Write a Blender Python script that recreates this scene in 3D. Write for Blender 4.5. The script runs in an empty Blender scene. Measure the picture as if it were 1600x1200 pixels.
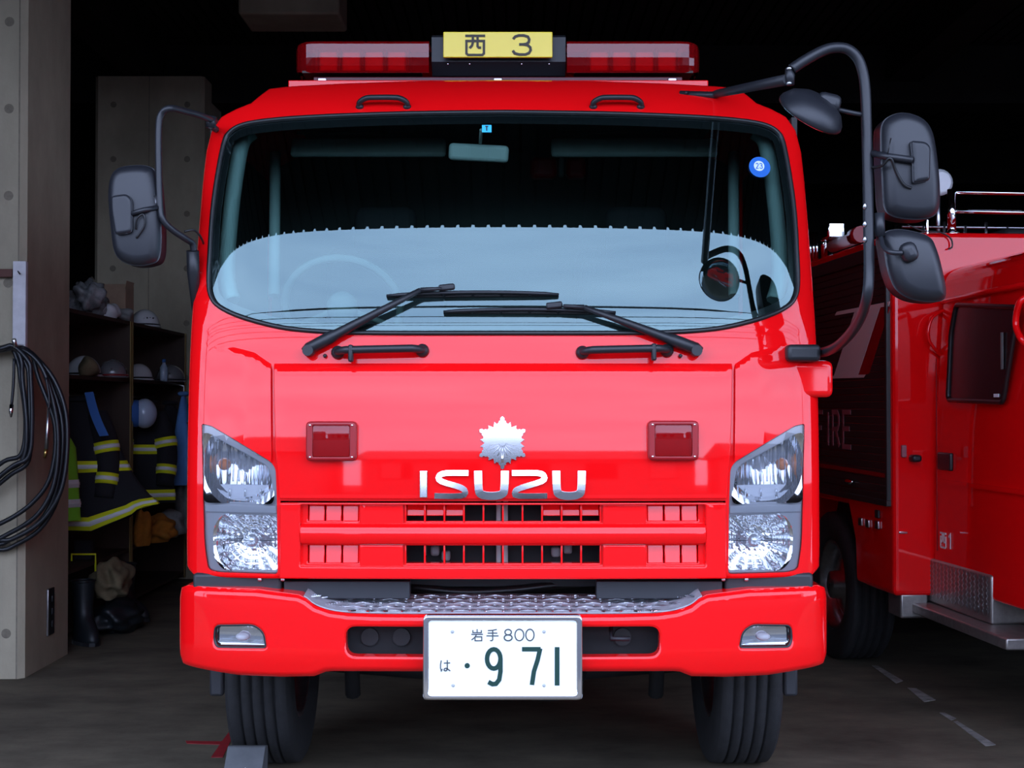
import bpy, bmesh, math, random
import numpy as np
from mathutils import Vector, Matrix
from mathutils.geometry import delaunay_2d_cdt

S = bpy.context.scene
COL = S.collection
random.seed(7)
R = math.radians

# ------------------------------------------------------------------ camera
FPX = 2200.0
CX, CY, CZ = 0.03, -4.68, 1.445
PITCH = R(0.9)
cd = bpy.data.cameras.new('camera')
cam = bpy.data.objects.new('camera', cd)
COL.objects.link(cam)
cd.sensor_width = 36.0
cd.lens = 36.0 * FPX / 1600.0
cd.clip_start = 0.05
cd.clip_end = 300
cam.location = (CX, CY, CZ)
cam.rotation_euler = (math.pi / 2 + PITCH, 0, 0)
S.camera = cam

# ------------------------------------------------------------------ sky, exposure
SKY = 4.0
w = bpy.data.worlds.new('overcast_sky')
S.world = w
w.use_nodes = True
nt = w.node_tree
nt.nodes.clear()
out = nt.nodes.new('ShaderNodeOutputWorld')
bg = nt.nodes.new('ShaderNodeBackground')
tc = nt.nodes.new('ShaderNodeTexCoord')
mp = nt.nodes.new('ShaderNodeMapping')
mp.inputs['Scale'].default_value = (1.4, 1.4, 9.0)
no = nt.nodes.new('ShaderNodeTexNoise')
no.inputs['Scale'].default_value = 2.0
no.inputs['Detail'].default_value = 6
cr = nt.nodes.new('ShaderNodeValToRGB')
cr.color_ramp.elements[0].position = 0.3
cr.color_ramp.elements[0].color = (0.62, 0.77, 1.18, 1)
cr.color_ramp.elements[1].position = 0.75
cr.color_ramp.elements[1].color = (0.90, 1.06, 1.50, 1)
nt.links.new(tc.outputs['Generated'], mp.inputs['Vector'])
nt.links.new(mp.outputs['Vector'], no.inputs['Vector'])
nt.links.new(no.outputs['Fac'], cr.inputs['Fac'])
nt.links.new(cr.outputs['Color'], bg.inputs['Color'])
bg.inputs['Strength'].default_value = SKY
nt.links.new(bg.outputs['Background'], out.inputs['Surface'])
S.view_settings.view_transform = 'Standard'
S.view_settings.look = 'None'
S.view_settings.exposure = 0.0
S.view_settings.gamma = 1.0
S.view_settings.use_curve_mapping = False

# ------------------------------------------------------------------ materials
MATS = {}

def principled(name, col, rough=0.5, metal=0.0, coat=0.0, spec=0.5, noise=None, bump=None, trans=0.0, emis=None):
    m = bpy.data.materials.new(name)
    m.use_nodes = True
    t = m.node_tree
    b = t.nodes['Principled BSDF']
    b.inputs['Base Color'].default_value = (*col, 1)
    b.inputs['Roughness'].default_value = rough
    b.inputs['Metallic'].default_value = metal
    b.inputs['Specular IOR Level'].default_value = spec
    b.inputs['Coat Weight'].default_value = coat
    b.inputs['Coat Roughness'].default_value = 0.03
    b.inputs['Transmission Weight'].default_value = trans
    if emis:
        b.inputs['Emission Color'].default_value = (*emis[0], 1)
        b.inputs['Emission Strength'].default_value = emis[1]
    if noise or bump:
        c = t.nodes.new('ShaderNodeTexCoord')
    if noise:                                    # (scale, low factor, high factor, stretch)
        sc, lo, hi, st = noise
        mpn = t.nodes.new('ShaderNodeMapping')
        mpn.inputs['Scale'].default_value = st
        n = t.nodes.new('ShaderNodeTexNoise')
        n.inputs['Scale'].default_value = sc
        n.inputs['Detail'].default_value = 8
        n.inputs['Roughness'].default_value = 0.65
        r = t.nodes.new('ShaderNodeValToRGB')
        r.color_ramp.elements[0].position = 0.3
        r.color_ramp.elements[1].position = 0.72
        r.color_ramp.elements[0].color = (*[min(1, v * lo) for v in col], 1)
        r.color_ramp.elements[1].color = (*[min(1, v * hi) for v in col], 1)
        t.links.new(c.outputs['Object'], mpn.inputs['Vector'])
        t.links.new(mpn.outputs['Vector'], n.inputs['Vector'])
        t.links.new(n.outputs['Fac'], r.inputs['Fac'])
        t.links.new(r.outputs['Color'], b.inputs['Base Color'])
    if bump:                                     # (scale, strength)
        n2 = t.nodes.new('ShaderNodeTexNoise')
        n2.inputs['Scale'].default_value = bump[0]
        n2.inputs['Detail'].default_value = 5
        bp = t.nodes.new('ShaderNodeBump')
        bp.inputs['Strength'].default_value = bump[1]
        bp.inputs['Distance'].default_value = 0.01
        t.links.new(c.outputs['Object'], n2.inputs['Vector'])
        t.links.new(n2.outputs['Fac'], bp.inputs['Height'])
        t.links.new(bp.outputs['Normal'], b.inputs['Normal'])
    MATS[name] = m
    return m

def glassy(name, tint, gain=1.0, diffuse=None, dmix=0.0, rough=0.0, gloss=(1, 1, 1)):
    """thin transparent pane: tinted see-through body with a Fresnel gloss"""
    m = bpy.data.materials.new(name)
    m.use_nodes = True
    t = m.node_tree
    t.nodes.clear()
    o = t.nodes.new('ShaderNodeOutputMaterial')
    tr = t.nodes.new('ShaderNodeBsdfTransparent')
    tr.inputs['Color'].default_value = (*tint, 1)
    gl = t.nodes.new('ShaderNodeBsdfGlossy')
    gl.inputs['Roughness'].default_value = rough
    gl.inputs['Color'].default_value = (*gloss, 1)
    fr = t.nodes.new('ShaderNodeFresnel')
    fr.inputs['IOR'].default_value = 1.5
    geo = t.nodes.new('ShaderNodeNewGeometry')
    ml = t.nodes.new('ShaderNodeMath')
    ml.operation = 'MULTIPLY'
    ml.use_clamp = True
    ml.inputs[1].default_value = gain
    mx = t.nodes.new('ShaderNodeMixShader')
    t.links.new(fr.outputs['Fac'], ml.inputs[0])
    t.links.new(ml.outputs[0], mx.inputs['Fac'])
    body = tr.outputs['BSDF']
    if diffuse:
        df = t.nodes.new('ShaderNodeBsdfDiffuse')
        df.inputs['Color'].default_value = (*diffuse, 1)
        m2 = t.nodes.new('ShaderNodeMixShader')
        m2.inputs['Fac'].default_value = dmix
        t.links.new(tr.outputs['BSDF'], m2.inputs[1])
        t.links.new(df.outputs['BSDF'], m2.inputs[2])
        body = m2.outputs['Shader']
    t.links.new(body, mx.inputs[1])
    t.links.new(gl.outputs['BSDF'], mx.inputs[2])
    t.links.new(mx.outputs['Shader'], o.inputs['Surface'])
    MATS[name] = m
    return m

principled('paint', (0.86, 0.004, 0.006), 0.55, coat=1.0, spec=0.0, noise=(1.5, 0.97, 1.0, (1, 1, 1)))
principled('paint_recess', (0.80, 0.008, 0.010), 0.45, coat=0.25, spec=0.2)
principled('black_plastic', (0.012, 0.013, 0.016), 0.42, bump=(900, 0.08))
principled('mirror_plastic', (0.014, 0.015, 0.019), 0.40, bump=(700, 0.06))
principled('rubber', (0.010, 0.010, 0.011), 0.35)
principled('frit', (0.012, 0.012, 0.014), 0.25)
principled('tyre', (0.016, 0.016, 0.017), 0.75, noise=(30, 0.7, 1.3, (1, 1, 1)), bump=(160, 0.15))
principled('chassis', (0.016, 0.016, 0.017), 0.7, noise=(6, 0.6, 1.4, (1, 1, 1)))
principled('valance', (0.017, 0.018, 0.022), 0.5)
principled('chrome', (0.88, 0.88, 0.90), 0.06, metal=1.0)
principled('brushed_steel', (0.62, 0.62, 0.64), 0.28, metal=1.0, noise=(40, 0.8, 1.1, (1, 1, 1)))
principled('checker_metal', (0.50, 0.50, 0.54), 0.38, metal=0.45, noise=(25, 0.75, 1.1, (1, 1, 1)))
principled('step_metal', (0.34, 0.32, 0.30), 0.40, metal=0.8, noise=(25, 0.75, 1.1, (1, 1, 1)))
principled('mirror_glass', (0.9, 0.92, 0.94), 0.01, metal=1.0)
principled('plate_white', (0.86, 0.88, 0.86), 0.4)
principled('plate_green', (0.004, 0.040, 0.030), 0.4)
principled('plate_grey', (0.06, 0.07, 0.07), 0.5)
principled('sign_yellow', (0.95, 0.74, 0.03), 0.35, coat=0.3)
principled('maroon_rail', (0.09, 0.012, 0.02), 0.4)
principled('sign_black', (0.03, 0.02, 0.012), 0.5)
principled('reflector', (0.93, 0.94, 0.96), 0.07, metal=1.0)
principled('lamp_housing', (0.34, 0.35, 0.38), 0.35, coat=0.3)
principled('amber', (0.9, 0.22, 0.02), 0.25, coat=0.5)
principled('lamp_white', (0.85, 0.86, 0.88), 0.3)
principled('cab_trim', (0.33, 0.42, 0.41), 0.6)
principled('cab_dark', (0.030, 0.035, 0.034), 0.7)
principled('visor', (0.15, 0.18, 0.17), 0.75)
principled('room_mirror', (0.36, 0.42, 0.40), 0.5)
principled('seat_cloth', (0.03, 0.032, 0.036), 0.9)
principled('sticker_cyan', (0.04, 0.55, 0.85), 0.5)
principled('sticker_blue', (0.01, 0.14, 0.55), 0.4)
principled('sticker_white', (0.75, 0.85, 0.9), 0.5)
principled('red_dull', (0.30, 0.004, 0.008), 0.35)
principled('radiator', (0.02, 0.02, 0.022), 0.6)
principled('grey_paint', (0.42, 0.43, 0.44), 0.5)
glassy('windscreen', (0.60, 0.78, 0.74), 2.65, gloss=(0.70, 0.98, 1.0))
glassy('clear_lens', (0.90, 0.92, 0.94), 1.3)
glassy('red_lens', (0.85, 0.02, 0.03), 1.05, (0.80, 0.008, 0.015), 0.20)
glassy('side_glass', (0.10, 0.13, 0.13), 1.6)
glassy('ribbed_lens', (0.88, 0.89, 0.92), 1.2, (0.8, 0.81, 0.85), 0.10)
principled('concrete', (0.40, 0.345, 0.245), 0.85, noise=(2.2, 0.72, 1.12, (1, 1, 0.5)), bump=(60, 0.15))
principled('concrete_dark', (0.20, 0.19, 0.17), 0.88, noise=(2.0, 0.6, 1.2, (2.5, 2.5, 0.25)), bump=(60, 0.15))
principled('concrete_hole', (0.20, 0.17, 0.125), 0.9, noise=(30, 0.8, 1.2, (1, 1, 1)))
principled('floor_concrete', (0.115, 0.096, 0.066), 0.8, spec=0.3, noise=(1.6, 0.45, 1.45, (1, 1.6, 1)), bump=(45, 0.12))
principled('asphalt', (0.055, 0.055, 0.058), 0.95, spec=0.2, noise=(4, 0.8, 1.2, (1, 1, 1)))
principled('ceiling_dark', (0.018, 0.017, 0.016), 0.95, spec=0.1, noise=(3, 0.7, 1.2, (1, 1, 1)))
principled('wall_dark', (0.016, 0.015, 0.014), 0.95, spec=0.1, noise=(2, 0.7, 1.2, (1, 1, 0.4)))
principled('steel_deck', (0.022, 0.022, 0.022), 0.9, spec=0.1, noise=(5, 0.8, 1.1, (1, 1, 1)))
principled('wood_dark', (0.055, 0.032, 0.022), 0.75, noise=(5, 0.6, 1.3, (1, 1, 0.15)))
principled('wood_edge', (0.28, 0.19, 0.06), 0.7, noise=(5, 0.8, 1.2, (1, 1, 0.15)))
principled('line_paint', (0.36, 0.35, 0.32), 0.8, noise=(14, 0.32, 1.2, (1, 1, 1)))
principled('tape_red', (0.30, 0.012, 0.018), 0.6, noise=(15, 0.7, 1.1, (1, 1, 1)))
principled('bracket_white', (0.62, 0.60, 0.62), 0.6, noise=(12, 0.8, 1.05, (1, 1, 1)))
principled('rust_bar', (0.10, 0.035, 0.025), 0.7)
principled('hose', (0.011, 0.012, 0.015), 0.38)
principled('brass', (0.55, 0.38, 0.12), 0.3, metal=1.0)
principled('helmet_white', (0.72, 0.72, 0.72), 0.25, coat=0.5)
principled('helmet_silver', (0.60, 0.60, 0.62), 0.25, metal=0.7)
principled('helmet_blue', (0.50, 0.60, 0.75), 0.3, coat=0.5)
principled('coat_black', (0.012, 0.012, 0.016), 0.9, bump=(40, 0.3))
principled('stripe_yellow', (0.86, 0.90, 0.02), 0.5)
principled('stripe_silver', (0.80, 0.80, 0.80), 0.35)
principled('vest_green', (0.22, 0.60, 0.03), 0.8)
principled('cloth_blue', (0.12, 0.30, 0.66), 0.85, noise=(9, 0.75, 1.1, (1, 1, 0.4)))
principled('strap_blue', (0.04, 0.14, 0.42), 0.8)
principled('cloth_orange', (0.55, 0.20, 0.02), 0.85, noise=(14, 0.6, 1.1, (1, 1, 1)))
principled('cloth_grey', (0.30, 0.31, 0.30), 0.9, noise=(14, 0.6, 1.1, (1, 1, 1)))
principled('cloth_tan', (0.20, 0.155, 0.085), 0.9, noise=(14, 0.6, 1.1, (1, 1, 1)))
principled('cardboard', (0.36, 0.24, 0.16), 0.85, noise=(8, 0.85, 1.1, (1, 1, 1)))
principled('boot_rubber', (0.010, 0.013, 0.016), 0.5)
principled('plastic_bag', (0.45, 0.46, 0.47), 0.2, coat=0.6, trans=0.3, noise=(12, 0.3, 1.2, (1, 1, 1)))
principled('bottle_blue', (0.55, 0.66, 0.80), 0.2, trans=0.4)
principled('chock_grey', (0.09, 0.095, 0.10), 0.75, noise=(12, 0.8, 1.15, (1, 1, 1)))
principled('shutter_dark', (0.030, 0.030, 0.030), 0.45, metal=0.3)
principled('letter_white', (0.70, 0.68, 0.66), 0.6)
principled('letter_pink', (0.30, 0.10, 0.12), 0.6)
principled('building_wall', (0.10, 0.10, 0.10), 0.8, noise=(1, 0.8, 1.1, (1, 1, 1)))
principled('building_roof', (0.04, 0.04, 0.045), 0.7)
principled('cable_black', (0.01, 0.01, 0.01), 0.6)
principled('bulb', (0.7, 0.72, 0.75), 0.15, metal=0.6)
M = MATS

# ------------------------------------------------------------------ helpers
def ray(px, py):
    a, b = (px - 800.0) / FPX, (600.0 - py) / FPX
    return Vector((a, math.cos(PITCH) - b * math.sin(PITCH), math.sin(PITCH) + b * math.cos(PITCH)))

def PW(px, py, y):
    """world point that stands at depth y for a measured spot of the photograph"""
    d = ray(px, py)
    s = (y - CY) / d.y
    return Vector((CX + d.x * s, y, CZ + d.z * s))

def P2(px, py, y):
    p = PW(px, py, y)
    return (p.x, p.z)

def link(o, parent=None):
    COL.objects.link(o)
    if parent is not None:
        o.parent = parent
        if parent.type == 'EMPTY' and not parent.get('local'):
            o.matrix_parent_inverse = Matrix.Translation(-parent.location)
    return o

def tag(o, label, cat, group=None, kind=None):
    if label: o['label'] = label
    if cat: o['category'] = cat
    if group: o['group'] = group
    if kind: o['kind'] = kind
    return o

def thing(name, loc, label, cat, group=None, rotz=0, local=False):
    o = bpy.data.objects.new(name, None)
    o.empty_display_size = 0.1
    COL.objects.link(o)
    o.location = loc
    o.rotation_euler = (0, 0, rotz)
    if local: o['local'] = 1
    return tag(o, label, cat, group)

class MB:
    """collects geometry for one mesh object"""
    def __init__(s):
        s.v, s.f, s.sm = [], [], []
    def add(s, vs, fs, smooth=False):
        o = len(s.v)
        s.v += [tuple(v) for v in vs]
        for f in fs:
            s.f.append(tuple(i + o for i in f))
            s.sm.append(smooth)
        return s
    def box(s, c, size, rot=None, smooth=False):
        hx, hy, hz = [k / 2 for k in size]
        vs = [Vector((x, y, z)) for x in (-hx, hx) for y in (-hy, hy) for z in (-hz, hz)]
        if rot is not None:
            vs = [rot @ v for v in vs]
        c = Vector(c)
        return s.add([v + c for v in vs], [(0, 1, 3, 2), (4, 6, 7, 5), (0, 4, 5, 1), (2, 3, 7, 6), (0, 2, 6, 4), (1, 5, 7, 3)], smooth)
    def rbox(s, c, size, bev=0.005, rot=None, seg=2):
        bm = bmesh.new()
        bmesh.ops.create_cube(bm, size=1)
        for v in bm.verts:
            v.co = Vector((v.co.x * size[0], v.co.y * size[1], v.co.z * size[2]))
        b = min(bev, min(size) * 0.49)
        bmesh.ops.bevel(bm, geom=bm.edges[:] + bm.verts[:], offset=b, segments=seg, profile=0.5, affect='EDGES')
        c = Vector(c)
        bm.verts.index_update()
        bm.normal_update()
        o_ = len(s.v)
        s.v += [tuple(((rot @ v.co) if rot is not None else v.co) + c) for v in bm.verts]
        for f in bm.faces:
            s.f.append(tuple(v.index + o_ for v in f.verts))
            s.sm.append(max(abs(k) for k in f.normal) < 0.9999)
        bm.free()
        return s
    def tube(s, pts, r, n=10, caps=True, closed=False):
        pts = [Vector(p) for p in pts]
        m = len(pts)
        rs = r if isinstance(r, (list, tuple)) else [r] * m
        rings = []
        up = None
        for i, p in enumerate(pts):
            if closed:
                t = (pts[(i + 1) % m] - pts[i - 1]).normalized()
            else:
                t = (pts[min(i + 1, m - 1)] - pts[max(i - 1, 0)]).normalized()
            if up is None:
                a = Vector((0, 0, 1)) if abs(t.z) < 0.9 else Vector((1, 0, 0))
                up = (a - t * a.dot(t)).normalized()
            else:
                up = (up - t * up.dot(t)).normalized()
            b = t.cross(up)
            rings.append([p + (up * math.cos(2 * math.pi * k / n) + b * math.sin(2 * math.pi * k / n)) * rs[i] for k in range(n)])
        vs = [v for q in rings for v in q]
        fs = []
        for i in range(m if closed else m - 1):
            j = (i + 1) % m
            for k in range(n):
                l = (k + 1) % n
                fs.append((i * n + k, i * n + l, j * n + l, j * n + k))
        s.add(vs, fs, True)
        if caps and not closed:
            o = len(s.v) - m * n
            s.f.append(tuple(o + k for k in reversed(range(n)))); s.sm.append(False)
            s.f.append(tuple(o + (m - 1) * n + k for k in range(n))); s.sm.append(False)
        return s
    def lathe(s, prof, axis_o, axis=(0, 0, 1), n=24, caps=True):
        """prof: list of (radius, distance along the axis)"""
        ax = Vector(axis).normalized()
        a = Vector((0, 0, 1)) if abs(ax.z) < 0.9 else Vector((1, 0, 0))
        u = (a - ax * a.dot(ax)).normalized()
        v = ax.cross(u)
        o = Vector(axis_o)
        vs = [o + ax * h + (u * math.cos(2 * math.pi * k / n) + v * math.sin(2 * math.pi * k / n)) * r for r, h in prof for k in range(n)]
        fs = []
        for i in range(len(prof) - 1):
            for k in range(n):
                l = (k + 1) % n
                fs.append((i * n + k, i * n + l, (i + 1) * n + l, (i + 1) * n + k))
        b = len(s.v)
        s.add(vs, fs, True)
        if caps:
            s.f.append(tuple(b + k for k in reversed(range(n)))); s.sm.append(False)
            s.f.append(tuple(b + (len(prof) - 1) * n + k for k in range(n))); s.sm.append(False)
        return s
    def prism(s, poly, fn, h0, h1):
        """poly: 2-D outline; fn(u, v, h) gives the 3-D point; extruded from h0 to h1"""
        n = len(poly)
        vs = [fn(u, v, h0) for u, v in poly] + [fn(u, v, h1) for u, v in poly]
        fs = [tuple(range(n)), tuple(reversed(range(n, 2 * n)))]
        fs += [(i, (i + 1) % n, n + (i + 1) % n, n + i)[::-1] for i in range(n)]
        return s.add(vs, fs)
    def ball(s, c, r, n=12, m=8, half=False):
        rx, ry, rz = r if isinstance(r, (list, tuple)) else (r, r, r)
        vs, fs = [], []
        top = math.pi / 2 if half else math.pi
        for i in range(m + 1):
            a = top * i / m
            for k in range(n):
                b = 2 * math.pi * k / n
                vs.append((c[0] + rx * math.sin(a) * math.cos(b), c[1] + ry * math.sin(a) * math.sin(b), c[2] + rz * math.cos(a)))
        for i in range(m):
            for k in range(n):
                l = (k + 1) % n
                fs.append((i * n + k, (i + 1) * n + k, (i + 1) * n + l, i * n + l))
        return s.add(vs, fs, True)
    def stroke(s, pts, wd, fn, h0, h1, closed=False):
        """a flat ribbon of width wd along a 2-D polyline, extruded from h0 to h1"""
        p = np.array(pts, float)
        n = len(p)
        L, Rr = [], []
        for i in range(n):
            if closed:
                a, b = p[i] - p[i - 1], p[(i + 1) % n] - p[i]
            else:
                a = p[i] - p[i - 1] if i > 0 else p[1] - p[0]
                b = p[i + 1] - p[i] if i < n - 1 else p[-1] - p[-2]
            a = a / (np.linalg.norm(a) + 1e-9); b = b / (np.linalg.norm(b) + 1e-9)
            t = a + b
            t = t / (np.linalg.norm(t) + 1e-9)
            nn = np.array([-t[1], t[0]])
            k = 1.0 / max(0.45, abs(float(np.dot(nn, np.array([-a[1], a[0]])))))
            L.append(p[i] + nn * wd / 2 * k); Rr.append(p[i] - nn * wd / 2 * k)
        vs = []
        for h in (h0, h1):
            for i in range(n):
                vs.append(fn(L[i][0], L[i][1], h)); vs.append(fn(Rr[i][0], Rr[i][1], h))
        o = 2 * n
        fs = []
        for i in range(n if closed else n - 1):
            j = (i + 1) % n
            fs += [(2 * i, 2 * j, 2 * j + 1, 2 * i + 1), (o + 2 * i, o + 2 * i + 1, o + 2 * j + 1, o + 2 * j),
                   (2 * i, o + 2 * i, o + 2 * j, 2 * j), (2 * i + 1, 2 * j + 1, o + 2 * j + 1, o + 2 * i + 1)]
        if not closed:
            fs += [(0, 1, o + 1, o), (2 * n - 2, o + 2 * n - 2, o + 2 * n - 1, 2 * n - 1)]
        return s.add(vs, fs)
    def obj(s, name, mat, parent=None, kind=None, label=None, fix=True):
        me = bpy.data.meshes.new(name)
        me.from_pydata(s.v, [], s.f)
        me.polygons.foreach_set('use_smooth', s.sm)
        if fix:
            bm = bmesh.new(); bm.from_mesh(me)
            bmesh.ops.recalc_face_normals(bm, faces=bm.faces[:])
            bm.to_mesh(me); bm.free()
        me.materials.append(M[mat] if isinstance(mat, str) else mat)
        me.update()
        o = bpy.data.objects.new(name, me)
        link(o, parent)
        if kind: o['kind'] = kind
        if label: o['label'] = label
        return o

def crom(pts, k=6, closed=False):
    """Catmull-Rom curve through points of any dimension"""
    p = [np.array(q, float) for q in pts]
    n = len(p)
    res = []
    for i in range(n if closed else n - 1):
        if closed:
            a, b, c, d = p[i - 1], p[i], p[(i + 1) % n], p[(i + 2) % n]
        else:
            a, b, c, d = p[max(i - 1, 0)], p[i], p[i + 1], p[min(i + 2, n - 1)]
        for j in range(k):
            t = j / k
            res.append(tuple(0.5 * (2 * b + (c - a) * t + (2 * a - 5 * b + 4 * c - d) * t * t + (3 * b - a - 3 * c + d) * t ** 3)))
    if not closed:
        res.append(tuple(p[-1]))
    return res

def roundpoly(pts, r, seg=5):
    """polygon with rounded corners; r one radius or one for each corner"""
    n = len(pts)
    out_ = []
    for i in range(n):
        a, b, c = np.array(pts[i - 1], float), np.array(pts[i], float), np.array(pts[(i + 1) % n], float)
        rr = r[i] if isinstance(r, (list, tuple)) else r
        la, lc = np.linalg.norm(a - b), np.linalg.norm(c - b)
        q = min(rr, la * 0.48, lc * 0.48)
        if q < 1e-6:
            out_.append(tuple(b)); continue
        s0, s1 = b + (a - b) / la * q, b + (c - b) / lc * q
        for j in range(seg + 1):
            t = j / seg
            out_.append(tuple((1 - t) ** 2 * s0 + 2 * t * (1 - t) * b + t * t * s1))
    return out_

def densify(poly, step):
    res = []
    n = len(poly)
    for i in range(n):
        a, b = np.array(poly[i], float), np.array(poly[(i + 1) % n], float)
        k = max(1, int(math.ceil(np.linalg.norm(b - a) / step)))
        for j in range(k):
            res.append(tuple(a + (b - a) * j / k))
    return res

def inside(P, poly):
    x, y = P[:, 0], P[:, 1]
    q = np.array(poly)
    r = np.zeros(len(P), bool)
    for i in range(len(q)):
        x0, y0 = q[i - 1]; x1, y1 = q[i]
        c = ((y0 > y) != (y1 > y))
        with np.errstate(divide='ignore', invalid='ignore'):
            xi = (x1 - x0) * (y - y0) / (y1 - y0 + 1e-30) + x0
        r ^= c & (x < xi)
    return r

def dist(P, poly):
    q = np.array(poly)
    best = np.full(len(P), 1e9)
    for i in range(len(q)):
        a, b = q[i - 1], q[i]
        ab = b - a
        L = ab @ ab
        if L < 1e-16: continue
        t = np.clip(((P - a) @ ab) / L, 0, 1)
        d = P - (a + t[:, None] * ab)
        best = np.minimum(best, np.sqrt((d * d).sum(1)))
    return best

def panel(name, outer, surf, mat, parent, holes=(), bevel=0.0, hbevel=0.0, thick=0.02, back=None, hthick=None, step=0.04, cols=(), label=None, rim=True):
    """a skin shaped like a 2-D outline (x, z) with holes, laid on the surface y = surf(x, z), with rolled edges and a rim"""
    so = min(step * 0.6, bevel * 1.6) if bevel > 0 else step * 0.6
    sh = min(step * 0.6, hbevel * 1.6) if hbevel > 0 else step * 0.6
    outer = densify(outer, max(so, 0.006))
    holes = [densify(h, max(sh, 0.006)) for h in holes]
    loops = [outer] + holes
    pts, edges, own = [], [], []
    for lp in loops:
        o = len(pts)
        n = len(lp)
        pts += lp
        edges += [(o + i, o + (i + 1) % n) for i in range(n)]
    nb = len(pts)
    A = np.array(outer)
    x0, z0 = A.min(0); x1, z1 = A.max(0)
    xs = list(np.arange(x0 + step / 2, x1, step)) + [c for c in cols if x0 < c < x1]
    zs = np.arange(z0 + step / 2, z1, step)
    G = np.array([(x, z) for x in xs for z in zs]) if len(xs) and len(zs) else np.zeros((0, 2))
    def ring(lp, b):
        q = np.array(lp)
        area = 0.5 * np.sum(q[:, 0] * np.roll(q[:, 1], -1) - np.roll(q[:, 0], -1) * q[:, 1])
        t = np.roll(q, -1, 0) - np.roll(q, 1, 0)
        t /= (np.linalg.norm(t, axis=1)[:, None] + 1e-12)
        nn = np.stack([-t[:, 1], t[:, 0]], 1) * (1 if area > 0 else -1)
        return nn
    extra = []
    for li, lp in enumerate(loops):
        b = bevel if li == 0 else hbevel
        if b > 0:
            nn = ring(lp, b) * (1 if li == 0 else -1)
            for k in (0.12, 0.35, 0.65, 1.0):
                extra.append(np.array(lp) + nn * b * k)
    keep = [G] if len(G) else []
    keep += extra
    Q = np.concatenate(keep) if keep else np.zeros((0, 2))
    if len(Q):
        ok = inside(Q, outer)
        for h in holes: ok &= ~inside(Q, h)
        Q = Q[ok]
        dmin = np.minimum.reduce([dist(Q, lp) for lp in loops]) if len(Q) else np.zeros(0)
        bm_ = max(bevel, hbevel)
        Q = Q[dmin > (0.08 * bm_ if bm_ > 0 else step * 0.15)]
    allp = [Vector(p) for p in pts] + [Vector((float(a), float(b))) for a, b in Q]
    vv, ee, ff, ov, oe, of = delaunay_2d_cdt(allp, edges, [], 0, 1e-6)
    V = np.array([(p.x, p.y) for p in vv])
    F = np.array([f for f in ff if len(f) == 3])
    c = V[F].mean(1)
    ok = inside(c, outer)
    for h in holes: ok &= ~inside(c, h)
    F = F[ok]
    def depth(Pq):
        y = surf(Pq[:, 0], Pq[:, 1])
        for li, lp in enumerate(loops):
            b = bevel if li == 0 else hbevel
            if b > 0:
                d = np.clip(1 - dist(Pq, lp) / b, 0, 1)
                y = y + b * (1 - np.sqrt(np.clip(1 - (d * 0.985) ** 2, 0, 1)))
        return y
    e = 0.0008
    Y = depth(V)
    gx = (depth(V + [e, 0]) - depth(V - [e, 0])) / (2 * e)
    gz = (depth(V + [0, e]) - depth(V - [0, e])) / (2 * e)
    N = np.stack([gx, -np.ones(len(V)), gz], 1)
    N /= np.linalg.norm(N, axis=1)[:, None]
    a2 = (V[F[:, 1]] - V[F[:, 0]]); b2 = (V[F[:, 2]] - V[F[:, 0]])
    cr_ = a2[:, 0] * b2[:, 1] - a2[:, 1] * b2[:, 0]
    F = np.where((cr_ < 0)[:, None], F[:, ::-1], F)     # normals look towards -y
    verts = [(V[i, 0], Y[i], V[i, 1]) for i in range(len(V))]
    faces = [tuple(int(k) for k in f) for f in F]
    ln = [tuple(N[k]) for f in faces for k in f]
    if rim:
        for li, lp in enumerate(loops):
            n = len(lp)
            q = np.array(lp)
            nn = -ring(lp, 0) if li == 0 else ring(lp, 0)
            yf = depth(q)
            o = len(verts)
            for i in range(n):
                verts.append((q[i, 0], yf[i], q[i, 1]))
            for i in range(n):
                if li == 0 and back is not None: yb = back
                else: yb = yf[i] + (thick if li == 0 or hthick is None else hthick)
                verts.append((q[i, 0], yb, q[i, 1]))
            for i in range(n):
                j = (i + 1) % n
                f = (o + i, o + j, o + n + j, o + n + i)
                p0, p1, p2 = [np.array(verts[k]) for k in (f[0], f[1], f[3])]
                gn = np.cross(p1 - p0, p2 - p0)
                idx = (i, j, j, i)
                if gn @ np.array([nn[i, 0], 0, nn[i, 1]]) < 0:
                    f = f[::-1]; idx = idx[::-1]
                faces.append(f)
                ln += [(nn[k, 0], 0.0, nn[k, 1]) for k in idx]
    me = bpy.data.meshes.new(name)
    me.from_pydata(verts, [], faces)
    me.polygons.foreach_set('use_smooth', [True] * len(faces))
    me.materials.append(M[mat])
    me.update()
    if len(me.loops) == len(ln):
        me.normals_split_custom_set(ln)
    o = bpy.data.objects.new(name, me)
    link(o, parent)
    if label: o['label'] = label
    return o

def mirror_x(pts):
    return [(-p[0],) + tuple(p[1:]) for p in pts]

def arc(cx, cy, rx, ry, a0, a1, n=14):
    return [(cx + rx * math.cos(R(a0 + (a1 - a0) * i / n)), cy + ry * math.sin(R(a0 + (a1 - a0) * i / n))) for i in range(n + 1)]

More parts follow.
